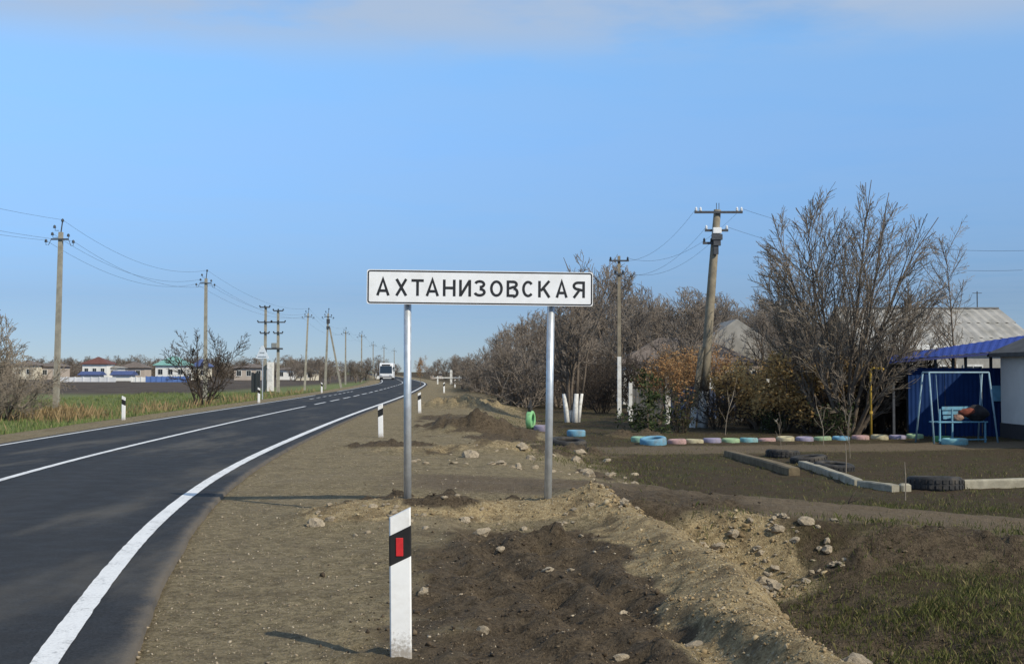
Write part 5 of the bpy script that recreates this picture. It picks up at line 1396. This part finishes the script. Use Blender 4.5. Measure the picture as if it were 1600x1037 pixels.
def scatter(name, N, sampler, size, mat, seed, label, variants=6, flat=0.75, sub=0, embed=0.25):
    rg = np.random.default_rng(seed)
    X, Y = sampler(rg, N)
    fd = fields(X, Y); Z = fd['z']
    S = size(rg, len(X), fd)
    keep = S > 0; X, Y, Z, S = X[keep], Y[keep], Z[keep], S[keep]
    Vs = []; Fs = []; base = 0
    for v in range(variants):
        bm = lump(seed * 7 + v, 1, 0.85, flat, max(sub, 1), 0.5); bm.verts.ensure_lookup_table()
        P = np.array([tuple(q.co) for q in bm.verts]); P = P * rg.uniform(0.4, 1.3, (len(P), 1)) * rg.uniform(0.6, 1.25, (1, 3)); T = np.array([[q.index for q in f.verts] for f in bm.faces]); bm.free()
        sel = np.arange(len(X)) % variants == v; n = sel.sum()
        if n == 0: continue
        a = rg.uniform(0, 2 * np.pi, n); ca_, sa_ = np.cos(a), np.sin(a)
        ss = S[sel][:, None]
        x = (P[None, :, 0] * ca_[:, None] - P[None, :, 1] * sa_[:, None]) * ss; y = (P[None, :, 0] * sa_[:, None] + P[None, :, 1] * ca_[:, None]) * ss
        z = P[None, :, 2] * ss * rg.uniform(0.7, 1.1, (n, 1))
        Vs.append(np.stack([x + X[sel][:, None], y + Y[sel][:, None], z + Z[sel][:, None] + ss * embed], 2).reshape(-1, 3))
        Fs.append((T[None] + (np.arange(n) * len(P))[:, None, None] + base).reshape(-1, 3)); base += n * len(P)
    o = np_mesh(name, np.concatenate(Vs), np.concatenate(Fs), mat, smooth=False)
    return tag(o, label, None, None, 'stuff')
def persp(x0, x1, y0, y1, pw=1.0):
    def f(rg, N):
        y = y0 * (y1 / y0) ** (rg.random(N) ** pw); x = rg.uniform(x0, x1, N); return x, y
    return f
def sz_peb(rg, n, fd):
    s_ = np.minimum(0.0025 + rg.exponential(0.0028, n), 0.022); ok = (fd['u'] > 0.44) & (fd['u'] < 4.2) & (rg.random(n) < 0.25 + 0.75 * (1 - fd['soil']))
    return np.where(ok, s_, -1)
scatter('pebbles', 22000, persp(-4.5, 2.5, 5.2, 30), sz_peb, M_PEB, 3, 'small pale pebbles strewn over the gravel shoulder')
def sz_clod(rg, n, fd):
    s_ = np.minimum(0.003 + rg.exponential(0.0048, n), 0.032); ok = rg.random(n) < fd['soil'] * (0.6 + 0.4 * np.minimum(1, fd['u'] / 3)); return np.where(ok & (fd['u'] > 1.4), s_, -1)
scatter('soil_clods', 34000, persp(-2.5, 6.5, 5.2, 36), sz_clod, M_CLOD, 5, 'crumbly dark clods on the dug soil beside the road')
def sz_tan(rg, n, fd):
    s_ = np.minimum(0.003 + rg.exponential(0.0045, n), 0.035); s_ = s_ * (1 + 2.2 * fd['rock'] * rg.random(n)); ok = rg.random(n) < fd['tan']; return np.where(ok & (fd['u'] > 1.2), s_, -1)
scatter('tan_clods', 30000, persp(-2.8, 4.5, 6, 15), sz_tan, M_TANCLOD, 6, 'crumbly tan spoil along the ditch crest and before the sign')

# ------------------------------------------------------------------ grass
def blades(name, N, sampler, dens, hgt, wid, mat, seed, label, lean=0.5):
    rg = np.random.default_rng(seed); X, Y = sampler(rg, N); fd = fields(X, Y)
    clump = fbm(X * 1.3, Y * 1.3, seed, 3)
    ok = rg.random(N) < dens(fd, X, Y, clump); X, Y, Z = X[ok], Y[ok], fd['z'][ok]; n = len(X); cl = clump[ok]
    h = hgt * rg.uniform(0.4, 1.3, n) * (1 + 0.8 * cl); w = wid * rg.uniform(0.6, 1.4, n)
    a = rg.uniform(0, 2 * np.pi, n); b = rg.uniform(0, 2 * np.pi, n); ln = lean * rg.uniform(0.1, 1.0, n) * h
    dx, dy = np.cos(a) * w / 2, np.sin(a) * w / 2
    V0 = np.stack([X - dx, Y - dy, Z - 0.01], 1); V1 = np.stack([X + dx, Y + dy, Z - 0.01], 1)
    V2 = np.stack([X + dx * .6 + np.cos(b) * ln * .4, Y + dy * .6 + np.sin(b) * ln * .4, Z + h * .6], 1)
    V3 = np.stack([X + np.cos(b) * ln, Y + np.sin(b) * ln, Z + h], 1)
    Vv = np.stack([V0, V1, V2, V3], 1).reshape(-1, 3)
    return tag(np_mesh(name, Vv, np.arange(4 * n).reshape(n, 4), mat), label, None, None, 'stuff')
blades('lawn_grass', 70000, persp(1.8, 16, 8.5, 40, 0.8), lambda fd, X, Y, c: fd['grass'] * (0.35 + 0.9 * c) * (1 - 0.7 * fd['soil']), 0.04, 0.008, M_GRASS, 51, 'short patchy winter grass on the lawn and ditch side', 0.9)
blades('verge_grass', 90000, persp(-34, -10.5, 20, 115, 0.75), lambda fd, X, Y, c: fd['lf'] * (0.55 + 0.7 * c), 0.15, 0.03, M_GRASSL, 53, 'green and straw coloured grass on the far verge', 0.6)
def near_pts(spots):
    def f(rg, N):
        k_ = rg.integers(0, len(spots), N); s_ = np.array(spots); return s_[k_, 0] + rg.normal(0, 1, N) * s_[k_, 2], s_[k_, 1] + rg.normal(0, 1, N) * s_[k_, 3]
    return f
pa = foot(88, 56)
blades('dry_grass', 5200, near_pts([(pa.x + 0.3, pa.y - 1.5, 1.0, 0.8), (pa.x + 1.2, pa.y - 3, 0.9, 1.0), (pa.x + 3.0, 50, 1.6, 0.8), (-16.8, 35, 0.8, 0.8), (-17, 66, 2, 3), (-15.8, 80, 1.5, 8), (-16.5, 58, 1.5, 3), (-17, 100, 2.5, 9)]), lambda fd, X, Y, c: (fd['u'] < -8.6) * (0.5 + 0.9 * c), 0.42, 0.022, M_STRAW, 55, 'tall dry straw grass round the concrete pole and along the far verge', 0.5)
blades('weed_grass', 60000, near_pts([(1.6, 24.5, 1.5, 1.2), (2.6, 29, 1.5, 1.5), (4.5, 13.6, 2.0, 0.5), (3.4, 12.0, 0.8, 0.5), (7.0, 18.5, 1.6, 0.7), (4.8, 17.5, 1.5, 0.8), (-1.5, 40, 1.5, 4), (0.5, 48, 2, 5), (2.0, 58, 3, 6), (3.6, 10.3, 0.7, 0.8), (3.4, 11.2, 0.8, 0.5), (4.6, 10.8, 0.9, 0.7), (3.9, 9.4, 0.9, 0.5), (4.9, 12.0, 1.2, 0.5), (5.6, 11.2, 1.0, 0.8), (4.6, 9.2, 1.0, 0.5), (3.2, 8.6, 0.5, 0.6)]), lambda fd, X, Y, c: (fd['u'] > 5) * (0.6 + 0.6 * c), 0.05, 0.007, M_GRASS, 57, 'rough weedy grass between ditch, track and lawn', 0.9)
# fallen branch beside the track
b0 = on_plane(1332, 757, -0.40)
t = thing('fallen_branch', 'thin dead branch stuck upright in the grass beside the dirt track', 'branch', foot(1313, 17.0))
mb = MB(); mb.tube([(0, 0, -0.05), (0.06, 0.02, 0.14), (0.16, 0.0, 0.33), (0.22, 0.03, 0.40)], [0.014, 0.012, 0.010, 0.004], 6); mb.build('stem', M_TWIGD, t)
mb = MB(); mb.tube([(0.10, 0.0, 0.22), (0.2, -0.05, 0.26), (0.32, -0.04, 0.36)], [0.008, 0.006, 0.003], 5); mb.build('side_twig', M_TWIGD, t)
for px, y, lb in ((1412, 19.5, 'thin grey stake standing in the lawn grass near the truck tyre'), (1320, 24.0, 'thin pale stake standing in the lawn behind the concrete kerb')):
    f_ = foot(px, y); mb = MB(); mb.tube([(0, 0, -0.1), (0.01, 0, 0.35), (0.0, 0.01, 0.62)], [0.011, 0.009, 0.005], 6); tag(mb.build('stake', M_TWIG, loc=f_), lb, 'stake')
